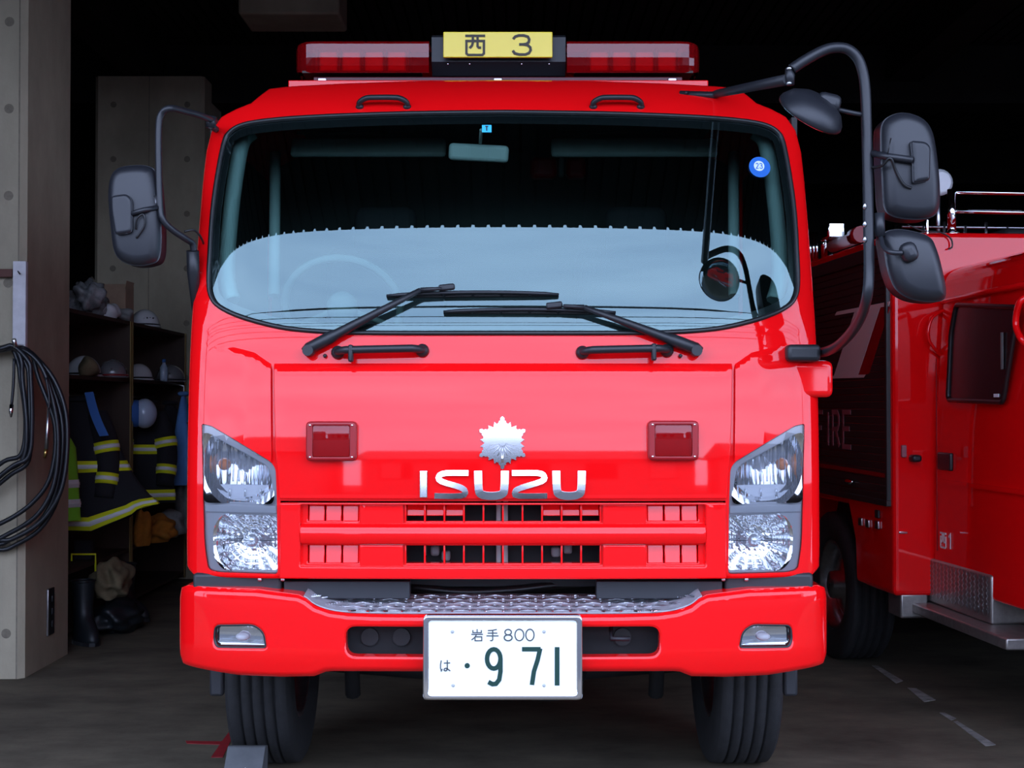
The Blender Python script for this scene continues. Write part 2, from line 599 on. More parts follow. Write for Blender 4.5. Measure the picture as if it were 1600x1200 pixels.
GLYPH = {
    '西': [[(0, .95), (1, .95)], [(.06, .70), (.94, .70), (.94, .10), (.86, .03), (.14, .03), (.06, .10), (.06, .70)], [(.38, .95), (.38, .62), (.34, .48), (.22, .36)], [(.62, .95), (.62, .44), (.68, .38), (.80, .38)]],
    '3': [[(.06, .80), (.16, .92), (.34, .98), (.60, .98), (.80, .92), (.87, .78), (.84, .64), (.72, .55), (.56, .53), (.36, .53)], [(.56, .53), (.78, .50), (.92, .38), (.94, .24), (.86, .10), (.68, .02), (.36, .02), (.14, .08), (.04, .22)]],
    '岩': [[(.5, 1), (.5, .70)], [(.15, .92), (.15, .70), (.85, .70), (.85, .92)], [(.02, .55), (.98, .55)], [(.46, .55), (.32, .30), (.04, .06)], [(.33, .34), (.88, .34), (.88, 0), (.33, 0), (.33, .34)]],
    '手': [[(.86, .98), (.5, .90), (.12, .88)], [(.1, .66), (.9, .66)], [(0, .42), (1, .42)], [(.52, .9), (.52, .08), (.44, 0), (.30, .02)]],
    '8': [arc(.5, .74, .36, .24, 90, 450, 18), arc(.5, .26, .44, .26, 90, 450, 18)],
    '0': [arc(.5, .5, .46, .5, 90, 450, 22)],
    'は': [[(.15, .95), (.08, .6), (.08, .3), (.15, .03), (.24, .22)], [(.38, .72), (.97, .74)], [(.70, .98), (.70, .25), (.64, .08), (.50, .04), (.40, .12), (.44, .24), (.58, .28), (.76, .20), (.97, .04)]],
    '9': [arc(.5, .70, .42, .26, 0, 360, 20), [(.92, .70), (.92, .36), (.84, .14), (.64, .03), (.42, .02), (.16, .08)]],
    '7': [[(.02, .96), (.96, .96)], [(.94, .98), (.80, .66), (.62, .36), (.52, 0)]],
    '1': [[(.5, 0), (.5, 1)]],
    '1s': [[(.2, .8), (.55, 1), (.55, 0)]],
    'F': [[(.1, 0), (.1, 1), (.95, 1)], [(.1, .52), (.75, .52)]],
    'I': [[(.5, 0), (.5, 1)]],
    'R': [[(.1, 0), (.1, 1), (.7, 1), (.9, .85), (.9, .65), (.7, .5), (.1, .5)], [(.5, .5), (.95, 0)]],
    'E': [[(.95, 0), (.1, 0), (.1, 1), (.95, 1)], [(.1, .52), (.8, .52)]],
    '2': [[(.1, .8), (.3, .98), (.7, .98), (.9, .8), (.85, .6), (.1, .02), (.95, .02)]],
    'T': [[(.05, .95), (.95, .95)], [(.5, .95), (.5, 0)]],
}

def glyph(ch, x, z, wd, ht, sw, fn, h0, h1, name, mat, parent, slant=0.0):
    b = MB()
    for st in GLYPH[ch]:
        pts = [(x + (u + slant * v) * wd, z + v * ht) for u, v in st]
        closed = len(pts) > 3 and abs(pts[0][0] - pts[-1][0]) + abs(pts[0][1] - pts[-1][1]) < 1e-6
        if closed: pts = pts[:-1]
        b.stroke(pts, sw, fn, h0 - 0.0003 * len(b.f) / 50.0, h1, closed)
    return b.obj(name, mat, parent)

# ------------------------------------------------------------------ the garage
def box_struct(name, c, size, mat, label=None):
    o = MB().box(c, size).obj(name, mat)
    o['kind'] = 'structure'
    if label: o['label'] = label
    return o

EAVE_Y, EAVE_Z = -2.0, 4.45
FY, FZ = -1.90, 4.10          # lip of the front canopy
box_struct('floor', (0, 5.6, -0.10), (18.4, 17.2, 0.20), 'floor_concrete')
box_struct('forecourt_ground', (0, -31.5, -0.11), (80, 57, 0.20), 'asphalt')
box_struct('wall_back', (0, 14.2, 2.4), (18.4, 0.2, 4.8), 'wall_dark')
box_struct('wall_right', (9.1, 6.5, 2.3), (0.2, 15.4, 4.55), 'wall_dark')  # unseen; its front run is added to keep side light out
box_struct('wall_left', (-4.6, 6.5, 2.3), (0.2, 15.4, 4.55), 'wall_dark')  # carried forward of the pillar, out of view, added to darken the interior
# corrugated roof deck that also covers the forecourt: low wide pans, narrow high ribs
b = MB()
pitch = 0.10
n = int(18.4 / pitch)
prof = []
for i in range(n):
    x = -9.2 + i * pitch
    prof += [(x, 0), (x + 0.070, 0), (x + 0.074, 0.03), (x + 0.096, 0.03)]
prof.append((9.2, 0))
vs = []
for y, z in ((FY, FZ), (0.4, FZ + 0.12), (1.0, EAVE_Z + 0.12), (14.3, EAVE_Z + 0.12)):
    vs += [(x, y, z + h) for x, h in prof]
k = len(prof)
b.add(vs, [(j * k + i, j * k + i + 1, (j + 1) * k + i + 1, (j + 1) * k + i) for i in range(k - 1) for j in range(3)])
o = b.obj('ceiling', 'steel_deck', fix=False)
o['kind'] = 'structure'
sol = o.modifiers.new('thickness', 'SOLIDIFY'); sol.thickness = 0.004
# beams under the deck
for i, y in enumerate((3.2, 7.6, 12.0)):
    box_struct('trim_%d' % (i + 1), (0, y, EAVE_Z - 0.14), (18.0, 0.36, 0.5), 'ceiling_dark')
for i, x in enumerate((-3.1, 3.4, 8.6)):
    box_struct('trim_%d' % (i + 4), (x, 7.6, EAVE_Z - 0.05), (0.3, 13.0, 0.32), 'ceiling_dark')

def pillar(name, x0, x1, y0, y1, h, mat, front_holes, joint=True, side_holes=()):
    c = 0.03
    pl = [(x0 + c, y0), (x1 - c, y0), (x1, y0 + c), (x1, y1 - c), (x1 - c, y1), (x0 + c, y1), (x0, y1 - c), (x0, y0 + c)]
    o = MB().prism(pl, lambda u, v, h_: (u, v, h_), 0.0, h).obj(name, mat)
    o['kind'] = 'structure'
    for (hx, hz) in front_holes:
        # shallow cone left by the form tie: a rim and a dished plug
        q = MB().lathe([(0.026, -0.0015), (0.022, -0.0012), (0.018, -0.0004), (0.004, -0.0002)], (hx, y0, hz), (0, 1, 0), 14)
        q.obj('tie_hole', 'concrete_hole', o)
    if joint:
        MB().box(((x0 + x1) / 2, y0 - 0.0005, h / 2), (0.006, 0.002, h)).obj('form_joint', 'concrete_hole', o)
    return o

p1x = -2.56
pil = pillar('pillar', -3.45, p1x, 2.80, 3.58, 4.6, 'concrete', [(p1x - 0.09, 0.24 + 0.465 * i) for i in range(9) if i not in (2, 3)], joint=False)
MB().box((p1x - 0.035, 2.8015, 2.3), (0.008, 0.004, 4.6)).obj('form_joint', 'concrete_hole', pil)
pil2 = pillar('pillar', -3.48, p1x, 7.12, 7.85, 4.22, 'concrete', [(x, 0.30 + 0.46 * i) for i in range(9) for x in (-3.32, -2.70)])
pil2.name = 'pillar.001'
# small switch plate on the near pillar's side face
sw = thing('switch_plate', (p1x + 0.002, 3.3, 0.25), 'small switch plate low on the side of the near concrete pillar', 'switch')
sp = PW(80, 955, 3.23)
MB().rbox((p1x + 0.006, 3.23, sp.z), (0.010, 0.10, 0.26), 0.003).obj('cover', 'black_plastic', sw)
MB().rbox((p1x + 0.008, 3.17, sp.z), (0.012, 0.014, 0.26), 0.003).obj('edge_strip', 'brushed_steel', sw)
for dz in (-0.07, 0.0, 0.07):
    MB().rbox((p1x + 0.012, 3.245, sp.z + dz), (0.008, 0.035, 0.035), 0.003).obj('button', 'valance', sw)

# ------------------------------------------------------------------ the fire engine in the middle
truck = thing('fire_engine', (0, 1.1, 0), 'red fire engine facing the camera with white number plate and roof light bar', 'fire truck', 'fire engines in the garage')
CW = 1.085
_zt = np.linspace(0.5, 3.0, 1001)
_th = np.interp(_zt, [0.5, 0.95, 1.14, 1.35, 1.55, 1.62, 1.69, 1.75, 2.10, 2.46, 2.51, 2.57, 2.64, 2.7], [0.0, 0.0, 0.5, 3.2, 7.2, 9.0, 12.0, 16.0, 19.0, 21.0, 34.0, 50.0, 60.0, 66.0])
_yt = np.concatenate([[0], np.cumsum(np.tan(np.radians(0.5 * (_th[1:] + _th[:-1]))) * np.diff(_zt))])

def ycab(x, z):
    t = np.clip(np.abs(x) / CW, 0, 0.9996)
    return np.interp(z, _zt, _yt) + 0.035 * t ** 2 + 0.25 * (1 - (1 - t ** 7) ** (1 / 7))

def C2(px, py, off=0.0, surf=ycab):
    y = 0.1
    for _ in range(25):
        p = PW(px, py, y)
        y = 0.5 * y + 0.5 * (float(surf(np.array([p.x]), np.array([p.z]))[0]) + off)
    return (p.x, p.z)

def C3(px, py, off=0.0, surf=ycab):
    x, z = C2(px, py, off, surf)
    return Vector((x, float(surf(np.array([x]), np.array([z]))[0]) + off, z))

def yc1(x, z):
    return float(ycab(np.array([x]), np.array([z]))[0])

ecols = [s * CW * t for s in (-1, 1) for t in (0.86, 0.90, 0.93, 0.955, 0.975, 0.988, 0.996)]

def sym(left):
    """close an outline given for x < 0, from bottom centre round to top centre"""
    return left + [(-x, z) for x, z in reversed(left) if abs(x) > 1e-6]

# outlines
half = [(0, 0.87), (-0.80, 0.87), (-1.04, 0.872), (-1.078, 0.90), (-1.0845, 0.98), (-1.0845, 1.5), (-1.0845, 2.1), (-1.082, 2.25), (-1.074, 2.36), (-1.055, 2.44), (-1.02, 2.49),
        (-0.965, 2.520), (-0.915, 2.542), (-0.890, 2.575), (-0.862, 2.612), (-0.80, 2.622), (-0.6, 2.636), (-0.3, 2.650), (0, 2.654)]
cab_outline = sym(half)
ws_px = [(786, 522), (640, 522), (540, 521), (470, 517), (425, 510), (375, 496), (342, 480), (329, 464), (325, 440), (327, 390), (331, 330), (339, 272), (349, 222), (358, 206), (376, 195), (410, 188), (480, 182), (600, 177), (700, 175), (786, 174)]
ws_half = crom([C2(*p) for p in ws_px], 4)
ws_half[0] = (0, ws_half[0][1]); ws_half[-1] = (0, ws_half[-1][1])
ws_outline = sym(ws_half)
hl_px = [(434, 897), (340, 894), (325, 890), (319, 850), (317, 760), (315, 662), (330, 665), (385, 698), (424, 722), (431, 733), (433, 790)]
hl_half = [C2(*p) for p in hl_px]
hl_outline = roundpoly(hl_half, [.012, .02, .03, .05, .05, .008, .01, .05, .03, .02, .05], 4)
gz0, gz1 = C2(786, 906)[1], C2(786, 783)[1]
gx = abs(C2(438, 840)[0])
grille_hole = [(-gx, gz0 + 0.004), (gx, gz0 + 0.004), (gx, gz1), (-gx, gz1)]

cab = panel('cab_shell', cab_outline, ycab, 'paint', truck, holes=[ws_outline, hl_outline, mirror_x(hl_outline), grille_hole], bevel=0.012, thick=0.03, back=2.05, hthick=0.03, step=0.035, cols=ecols)
# front lid between windscreen and grille, proud of the shell, with a rolled upper lip
fp_px = [(436, 780), (430, 700), (427, 572)]
fl = [C2(*p, -0.018) for p in fp_px]
zb, zt_ = C2(786, 780, -0.018)[1], C2(786, 567, -0.018)[1]
fp = [(0, zb), (fl[0][0], zb), (fl[1][0], fl[1][1]), (fl[2][0], zt_), (0, zt_)]
fp_out = sym(fp)
def ylid(x, z):
    top = np.clip((z - (zt_ - 0.022)) / 0.022, 0, 1)
    return ycab(x, z) - 0.016 + 0.016 * top ** 1.3
panel('front_lid', fp_out, ylid, 'paint', truck, bevel=0.004, thick=0.03, step=0.03, cols=ecols)
# corner panels beside the lid, proud of the shell like the lid, with a rolled upper lip that climbs outwards
tops = [C2(*p) for p in ((424, 569), (398, 551), (360, 541), (335, 539))]
cp_l = [C2(425, 721)] + tops + [C2(*p) for p in ((333, 665), (385, 697))]
tx = [abs(p[0]) for p in tops]; tz = [p[1] for p in tops]
def ycorner(x, z):
    ax = np.abs(x)
    lip = np.clip((z - (np.interp(ax, tx, tz) - 0.020)) / 0.020, 0, 1)
    fx = np.clip((tx[-1] - ax) / 0.13, 0, 1)
    return ycab(x, z) - 0.0008 - 0.014 * fx * fx * (3 - 2 * fx) * (1 - lip ** 1.3)
for s in (-1, 1):
    panel('corner_panel', cp_l if s < 0 else mirror_x(cp_l), ycorner, 'paint', truck, thick=0.004, step=0.012, cols=ecols)
    # bulge of the corner panel under the mirror bracket
c = C3(1240, 592)
MB().rbox((1.045, 0.235, c.z), (0.15, 0.30, 0.125), 0.022, seg=3).obj('bracket_cover', 'paint', truck)

# windscreen: glass, printed black border, rubber seal
def inset(poly, d):
    q = np.array(densify(poly, 0.02))
    area = 0.5 * np.sum(q[:, 0] * np.roll(q[:, 1], -1) - np.roll(q[:, 0], -1) * q[:, 1])
    t = np.roll(q, -1, 0) - np.roll(q, 1, 0)
    t /= np.linalg.norm(t, axis=1)[:, None] + 1e-12
    nn = np.stack([-t[:, 1], t[:, 0]], 1) * (1 if area > 0 else -1)
    dd = np.array([d(p, v) for p, v in zip(q, nn)]) if callable(d) else d
    return [tuple(p) for p in (q + nn * (dd[:, None] if callable(d) else dd))]
wind = panel('windscreen', inset(ws_outline, 0.004), lambda x, z: ycab(x, z) + 0.004, 'windscreen', truck, step=0.03, cols=ecols, rim=False, label='tinted windscreen glass')
frit_in = inset(ws_outline, lambda p, v: 0.034 + 0.012 * max(0, -v[1]))
panel('glass_border', inset(ws_outline, 0.003), lambda x, z: ycab(x, z) + 0.008, 'frit', wind, holes=[frit_in], thick=0.01, hthick=0.004, step=0.03, cols=ecols)
q = inset(ws_outline, 0.003)
MB().tube([(x, yc1(x, z) - 0.001, z) for x, z in q], 0.0085, 8, closed=True).obj('rubber_seal', 'rubber', wind)

# ---- cab interior
MB().box((0, 1.55, 1.85), (2.06, 0.04, 1.6)).obj('cab_rear_wall', 'cab_dark', truck)
MB().box((0, 1.15, 2.575), (1.66, 0.9, 0.02)).obj('headliner', 'cab_dark', truck)
for s in (-1, 1):
    MB().box((s * 1.062, 1.0, 1.9), (0.02, 1.1, 1.2)).obj('door_lining', 'cab_dark', truck)
    # pale inner lining of the windscreen pillar
    pts = []
    for px, py in ((363, 470), (354, 430), (358, 360), (366, 290), (378, 225), (394, 206)):
        x, z = C2(px, py, 0.10)
        pts.append((s * abs(x), yc1(x, z) + 0.10, z))
    MB().tube(crom(pts, 5), 0.030, 8).obj('pillar_lining', 'cab_trim', truck)
    a, b_ = C3(428, 462, 0.5), C3(430, 240, 0.5)
    MB().tube([(s * abs(a.x), a.y, a.z), (s * abs(b_.x), b_.y, b_.z)], 0.022, 8).obj('door_post', 'cab_trim', truck)
dp = [(-0.02, 1.66), (0.10, 1.70), (0.42, 1.72), (0.52, 1.66), (0.52, 1.2), (0.02, 1.2)]
MB().prism(dp, lambda u, v, h: (h, 0.20 + u, v - 0.03), -0.86, 0.86).obj('dashboard', 'cab_dark', truck)
sc = PW(535, 480, 0.55)
rot = Matrix.Rotation(R(-52), 3, 'X')
ring_ = [Vector((sc.x, sc.y, sc.z)) + rot @ Vector((0.215 * math.cos(a), 0.215 * math.sin(a), 0)) for a in [2 * math.pi * i / 28 for i in range(28)]]
sw_ = MB().tube(ring_, 0.014, 8, closed=True).obj('steering_wheel', 'visor', truck)
MB().tube([ring_[2], Vector(sc), ring_[12]], 0.012, 8).obj('spoke', 'visor', sw_)
MB().ball(sc, (0.06, 0.05, 0.06)).obj('horn_pad', 'visor', sw_)
for s, x in ((1, -0.5), (-1, 0.55)):
    st = MB().rbox((x, 1.25, 1.75), (0.5, 0.14, 0.72), 0.06, seg=3).obj('seat', 'seat_cloth', truck)
    MB().rbox((x, 1.23, 2.18), (0.26, 0.11, 0.2), 0.04, seg=3).obj('head_rest', 'seat_cloth', st)
    MB().rbox((x, 1.0, 1.42), (0.5, 0.5, 0.16), 0.06, seg=3).obj('seat_cushion', 'seat_cloth', st)
for px0, px1 in ((455, 697), (861, 1120)):
    a, b_ = PW(px0, 214, 0.62), PW(px1, 248, 0.62)
    v = MB().rbox(((a.x + b_.x) / 2, 0.62, (a.z + b_.z) / 2), (b_.x - a.x, 0.025, a.z - b_.z), 0.012, Matrix.Rotation(R(-28), 3, 'X')).obj('sun_visor', 'visor', truck)
    m_ = PW((px0 + px1) / 2 - 8, 213, 0.62)
    MB().tube([(m_.x - 0.25, 0.61, m_.z + 0.012), (m_.x + 0.25, 0.61, m_.z + 0.012)], 0.006, 6).obj('visor_rod', 'cab_dark', v)
a = PW(748, 239, 0.42)
rm = MB().rbox((a.x, 0.42, a.z), (0.218, 0.03, 0.062), 0.02, Matrix.Rotation(R(3), 3, 'Y') @ Matrix.Rotation(R(8), 3, 'X'), 3).obj('room_mirror', 'room_mirror', truck)
e_ = C3(752, 203, 0.02)
MB().tube([e_, (a.x + 0.005, 0.42, a.z + 0.03)], 0.006, 8).obj('mirror_stem', 'room_mirror', rm)
# red gear hung at the back of the cab
for px0, px1 in ((828, 870), (884, 915)):
    a, b_ = PW(px0, 247, 1.2), PW(px1, 280, 1.2)
    MB().rbox(((a.x + b_.x) / 2, 1.2, (a.z + b_.z) / 2), (b_.x - a.x, 0.08, a.z - b_.z), 0.02).obj('red_equipment', 'red_dull', truck)
a, b_ = PW(873, 247, 1.18), PW(881, 277, 1.18)
MB().rbox(((a.x + b_.x) / 2, 1.18, (a.z + b_.z) / 2), (b_.x - a.x, 0.05, a.z - b_.z), 0.008).obj('grey_clip', 'visor', truck)
# stickers on the glass
c = C3(760.5, 201, 0.001)
st = MB().rbox(c, (0.034, 0.002, 0.030), 0.001, Matrix.Rotation(R(-21), 3, 'X')).obj('cyan_sticker', 'sticker_cyan', truck, label='small cyan inspection sticker with T mark')
glyph('T', c.x - 0.006, -0.009, 0.012, 0.018, 0.004, lambda u, v, h: (u, c.y + h + v * 0.38, c.z + v), -0.0035, -0.0025, 'sticker_mark', 'cab_dark', st)
c = C3(1187, 261, -0.001)
e = 0.01
gx_ = (yc1(c.x + e, c.z) - yc1(c.x - e, c.z)) / (2 * e)
gz_ = (yc1(c.x, c.z + e) - yc1(c.x, c.z - e)) / (2 * e)
def on_st(u, v, h, c=c): return (c.x + u, c.y + u * gx_ + v * gz_ + h, c.z + v)
ci = lambda r: [(r * math.cos(2 * math.pi * i / 28), r * math.sin(2 * math.pi * i / 28)) for i in range(28)]
st = MB().prism(ci(0.0385), on_st, -0.001, 0.0015).obj('round_sticker', 'sticker_blue', truck, label='round blue inspection sticker reading 23')
MB().prism([(x - 0.002, z + 0.004) for x, z in ci(0.019)], on_st, -0.0016, -0.001).obj('sticker_disc', 'sticker_white', st)
glyph('2', c.x * 0 - 0.014, -0.006, 0.010, 0.020, 0.003, on_st, -0.0022, -0.0016, 'sticker_digit', 'sticker_blue', st)
glyph('3', 0.000, -0.006, 0.010, 0.020, 0.003, on_st, -0.0022, -0.0016, 'sticker_digit', 'sticker_blue', st)

# ---- headlamps
def clipped(pxs): return [C2(*p) for p in pxs]
def headlamp(s):
    mx = (lambda pl: pl) if s < 0 else mirror_x
    h = panel('headlamp', mx(inset(hl_outline, 0.0015)), lambda x, z: ycab(x, z) + 0.075, 'lamp_housing', truck, thick=0.02, step=0.03, cols=ecols)
    # outer clear cover
    # rim of the housing that shows round the reflectors
    up = roundpoly(clipped([(428, 786), (322, 783), (320, 676), (333, 682), (420, 730)]), [.02, .02, .02, .03, .03])
    lo = roundpoly(clipped([(433, 892), (352, 891), (337, 872), (335, 826), (348, 804), (431, 806)]), [.015, .04, .05, .05, .03, .02])
    panel('lamp_bezel', mx(inset(hl_outline, 0.001)), lambda x, z: ycab(x, z) + 0.012, 'lamp_housing', h, holes=[mx(up), mx(lo)], thick=0.05, hthick=0.06, step=0.03, cols=ecols, bevel=0.004, hbevel=0.004)
    ic = C2(368, 722)
    ix_, iz_ = (ic[0] if s < 0 else -ic[0]), ic[1]
    def ibowl(x, z):
        rr = np.sqrt((x - ix_) ** 2 + (z - iz_) ** 2)
        return np.minimum(ycab(x, z) + 0.062, ycab(ix_ + 0 * x, iz_ + 0 * z) + 0.062 - 2.6 * rr ** 2 + 0.0010 * np.abs(np.sin(x * 150)))
    panel('indicator_reflector', mx(inset(up, -0.004)), ibowl, 'reflector', h, step=0.010, cols=ecols, thick=0.01)
    # faceted bowl of the main beam
    ctr = np.array(C2(392, 845))
    cx_, cz_ = (ctr[0] if s < 0 else -ctr[0]), ctr[1]
    def bowl(x, z):
        dx, dz = x - cx_, z - cz_
        rr = np.sqrt(dx * dx + dz * dz)
        a = np.arctan2(dz, dx)
        return np.minimum(ycab(x, z) + 0.068, ycab(cx_ + 0 * x, cz_ + 0 * z) + 0.066 - 3.2 * rr ** 2) + 0.0022 * np.abs(np.sin(a * 8)) * np.clip(rr / 0.05, 0, 1) + 0.0012 * np.abs(np.sin(rr * 160))
    panel('main_reflector', mx(inset(lo, -0.004)), bowl, 'reflector', h, step=0.009, thick=0.01)
    yb = yc1(cx_, cz_) + 0.03
    MB().lathe([(0.002, -0.024), (0.019, -0.018), (0.025, -0.006), (0.025, 0.004), (0.012, 0.03)], (cx_, yb, cz_), (0, 1, 0), 16).obj('bulb_cap', 'bulb', h)
    MB().tube([(cx_ - 0.075, yb - 0.004, cz_ - 0.002), (cx_ + 0.075, yb - 0.004, cz_ - 0.002)], 0.0012, 6).obj('reflector_seam', 'valance', h)
    # indicator bulb with its fluted screen, white band and studs under it
    bx, bz = C2(346, 726)
    bx = bx if s < 0 else -bx
    y0 = yc1(bx, bz)
    MB().lathe([(0.006, 0.0), (0.016, 0.006), (0.021, 0.016), (0.014, 0.026)], (bx, y0 + 0.028, bz), (0, 1, 0), 16).obj('amber_bulb', 'amber', h)
    panel('fluted_lens', mx(inset(up, 0.010)), lambda x, z: ycab(x, z) + 0.019, 'ribbed_lens', h, step=0.02, cols=ecols, rim=False)
    band = roundpoly(clipped([(427, 784), (323, 781), (322, 757), (425, 759)]), 0.004)
    panel('white_band', mx(band), lambda x, z: ycab(x, z) + 0.03, 'lamp_white', h, step=0.03, cols=ecols, thick=0.02)
    for px in (333, 357, 381, 405, 418):
        x, z = C2(px, 771)
        x = x if s < 0 else -x
        MB().rbox((x, yc1(x, z) + 0.026, z), (0.007, 0.012, 0.03), 0.003).obj('stud', 'chrome', h)
    for i in range(11):
        px = 326 + i * 9.2
        za, zb_ = C2(px, max(684, 676 + max(0, (px - 330)) * 0.52) + 4), C2(px, 753)
        if za[1] - zb_[1] < 0.01: continue
        x = za[0] if s < 0 else -za[0]
        MB().tube([(x, yc1(x, za[1]) + 0.022, za[1]), (x, yc1(x, zb_[1]) + 0.022, zb_[1])], 0.003, 5).obj('flute', 'ribbed_lens', h)
    # bar between the two chambers
    dv = roundpoly(clipped([(432, 803), (320, 800), (319, 787), (431, 790)]), 0.005)
    panel('divider', mx(dv), lambda x, z: ycab(x, z) + 0.004, 'lamp_housing', h, step=0.03, cols=ecols, thick=0.05, bevel=0.004)
    panel('lamp_cover', mx(inset(hl_outline, 0.002)), lambda x, z: ycab(x, z) + 0.002, 'clear_lens', h, step=0.03, cols=ecols, rim=False)
headlamp(-1)
headlamp(1)

# ---- grille
gy = yc1(0, 1.0)
def yg(off): return lambda x, z: ycab(x, z) + off
fr_o = [C2(438, 903), C2(438, 785)]
gx0 = fr_o[0][0]
go = [(gx0, fr_o[0][1]), (-gx0, fr_o[0][1]), (-gx0, fr_o[1][1]), (gx0, fr_o[1][1])]
i0, i1 = C2(470, 884), C2(470, 788)
gi = [(i0[0], i0[1]), (-i0[0], i0[1]), (-i0[0], i1[1]), (i0[0], i1[1])]
gr = panel('grille', roundpoly(go, 0.006), yg(-0.020), 'paint', truck, holes=[roundpoly(gi, 0.008)], bevel=0.006, hbevel=0.006, thick=0.05, hthick=0.07, step=0.04)
# recessed backing plate with the two open rows and the shallow side pockets
rows = [(C2(786, 815)[1], C2(786, 789)[1]), (C2(786, 881)[1], C2(786, 853)[1])]
xa, xb = C2(633, 840)[0], -C2(633, 840)[0]
hs = [[(xa, z0), (xb, z0), (xb, z1), (xa, z1)] for z0, z1 in rows]
pk0, pk1 = C2(480, 840)[0], C2(560, 840)[0]
pocket = [[(s * pk0, z0), (s * pk1, z0), (s * pk1, z1), (s * pk0, z1)] for z0, z1 in rows for s in (1, -1)]
gi2 = inset(gi, -0.003)
panel('grille_backing', gi2, yg(0.012), 'paint', gr, holes=hs + pocket, bevel=0.0, hbevel=0.004, thick=0.02, hthick=0.04, step=0.05)
for pl in pocket:
    x0, z0 = min(p[0] for p in pl), min(p[1] for p in pl)
    x1, z1 = max(p[0] for p in pl), max(p[1] for p in pl)
    for i in range(3):
        xa_, xb_ = x0 + (x1 - x0) * i / 3 + 0.002, x0 + (x1 - x0) * (i + 1) / 3 - 0.002
        xm = (xa_ + xb_) / 2
        MB().rbox((xm, yc1(xm, z0) + 0.034, (z0 + z1) / 2), (xb_ - xa_, 0.016, z1 - z0 + 0.006), 0.003, Matrix.Rotation(R(-7.5), 3, 'X')).obj('pocket_tile', 'paint', gr)
for ri, (z0, z1) in enumerate(rows):
    for i in range(11):
        x = xa + (xb - xa) * i / 10
        MB().rbox((x, yc1(x, z0) + 0.030, (z0 + z1) / 2), (0.006, 0.05, z1 - z0 + 0.004), 0.002).obj('fin', 'paint', gr)
    if ri == 0:
        for i in list(range(3)) + list(range(7, 10)):
            x = xa + (xb - xa) * (i + 0.5) / 10
            MB().rbox((x, yc1(x, z0) + 0.048, z1 - 0.020), (0.058, 0.006, 0.040), 0.002, Matrix.Rotation(R(-12), 3, 'X')).obj('louvre', 'paint', gr)
# shaped bars: middle and lower lip, scooped in front of the blank fields
def bar(name, pz0, pz1, off):
    z0, z1 = C2(786, pz1)[1], C2(786, pz0)[1]
    xe = C2(470, 840)[0]
    pl = [(xe, z0), (-xe, z0), (-xe, z1), (xe, z1)]
    zm, hh = (z0 + z1) / 2, (z1 - z0) / 2
    def f(x, z):
        k = np.clip((z - zm) / hh, -1, 1)
        return ycab(x, z) + off + 0.020 * np.clip(k - 0.15, 0, 1) ** 1.6 + 0.012 * np.clip(-k, 0, 1) ** 2
    return panel(name, roundpoly(pl, 0.01), f, 'paint', gr, bevel=0.003, thick=0.05, step=0.012)
bar('middle_bar', 818, 850, -0.024)
for s in (-1, 1):
    for ri, (z0, z1) in enumerate(rows):
        a, b_ = C2(562, 840)[0], C2(630, 840)[0]
        pl = [(a, z0 - 0.012), (b_, z0 - 0.012), (b_, z1 + 0.003), (a, z1 + 0.003)]
        pl = pl if s < 0 else mirror_x(pl)
        panel('blank_field', roundpoly(pl, [.012, .012, .003, .003]), yg(-0.006), 'paint', gr, bevel=0.005, thick=0.03, step=0.03)
# radiator and bright strips behind the grille
MB().box((0, 0.32, 1.02), (1.1, 0.06, 0.42)).obj('radiator', 'radiator', truck)
for px in (779, 790):
    a = PW(px, 860, 0.24)
    MB().rbox((a.x, 0.26, 1.0), (0.017, 0.03, 0.24), 0.003).obj('radiator_strip', 'plate_white', truck)
for px, py in ((680, 860), (697, 868), (868, 862), (887, 857)):
    a = PW(px, py, 0.2)
    MB().rbox((a.x, 0.2, a.z), (0.03, 0.04, 0.035), 0.008).obj('engine_fitting', 'grey_paint', truck)

# ---- dark zone under the grille
for s in (-1, 1):
    xa_, xb_ = C2(440, 915)[0], PW(640, 915, 0.05).x
    if s > 0: xa_, xb_ = -xb_, -xa_
    a, b_ = PW(640, 908, 0.06), PW(640, 936, 0.06)
    MB().rbox(((xa_ + xb_) / 2, 0.09, (a.z + b_.z) / 2), (xb_ - xa_, 0.06, a.z - b_.z), 0.004).obj('step_board', 'valance', truck)
    q = [PW(318, 897, 0.22), PW(440, 903, 0.06)]
    MB().rbox((s * (abs(q[0].x) + abs(q[1].x)) / 2, 0.16, 0.84), (abs(q[0].x) - abs(q[1].x), 0.22, 0.09), 0.012).obj('corner_board', 'valance', truck)
    for px in (405, 441):
        a = PW(px, 906, 0.03)
        MB().rbox((s * abs(a.x), 0.045, a.z), (0.014, 0.02, 0.012), 0.004).obj('clip', 'brushed_steel', truck)
MB().tube(crom([PW(640, 917, 0.3), PW(720, 925, 0.28), PW(800, 922, 0.28), PW(860, 915, 0.3), PW(930, 908, 0.35)], 5), 0.016, 8).obj('coolant_hose', 'rubber', truck)
MB().tube(crom([PW(650, 935, 0.4), PW(760, 938, 0.36), PW(880, 932, 0.4)], 5), 0.012, 8).obj('coolant_hose', 'rubber', truck)

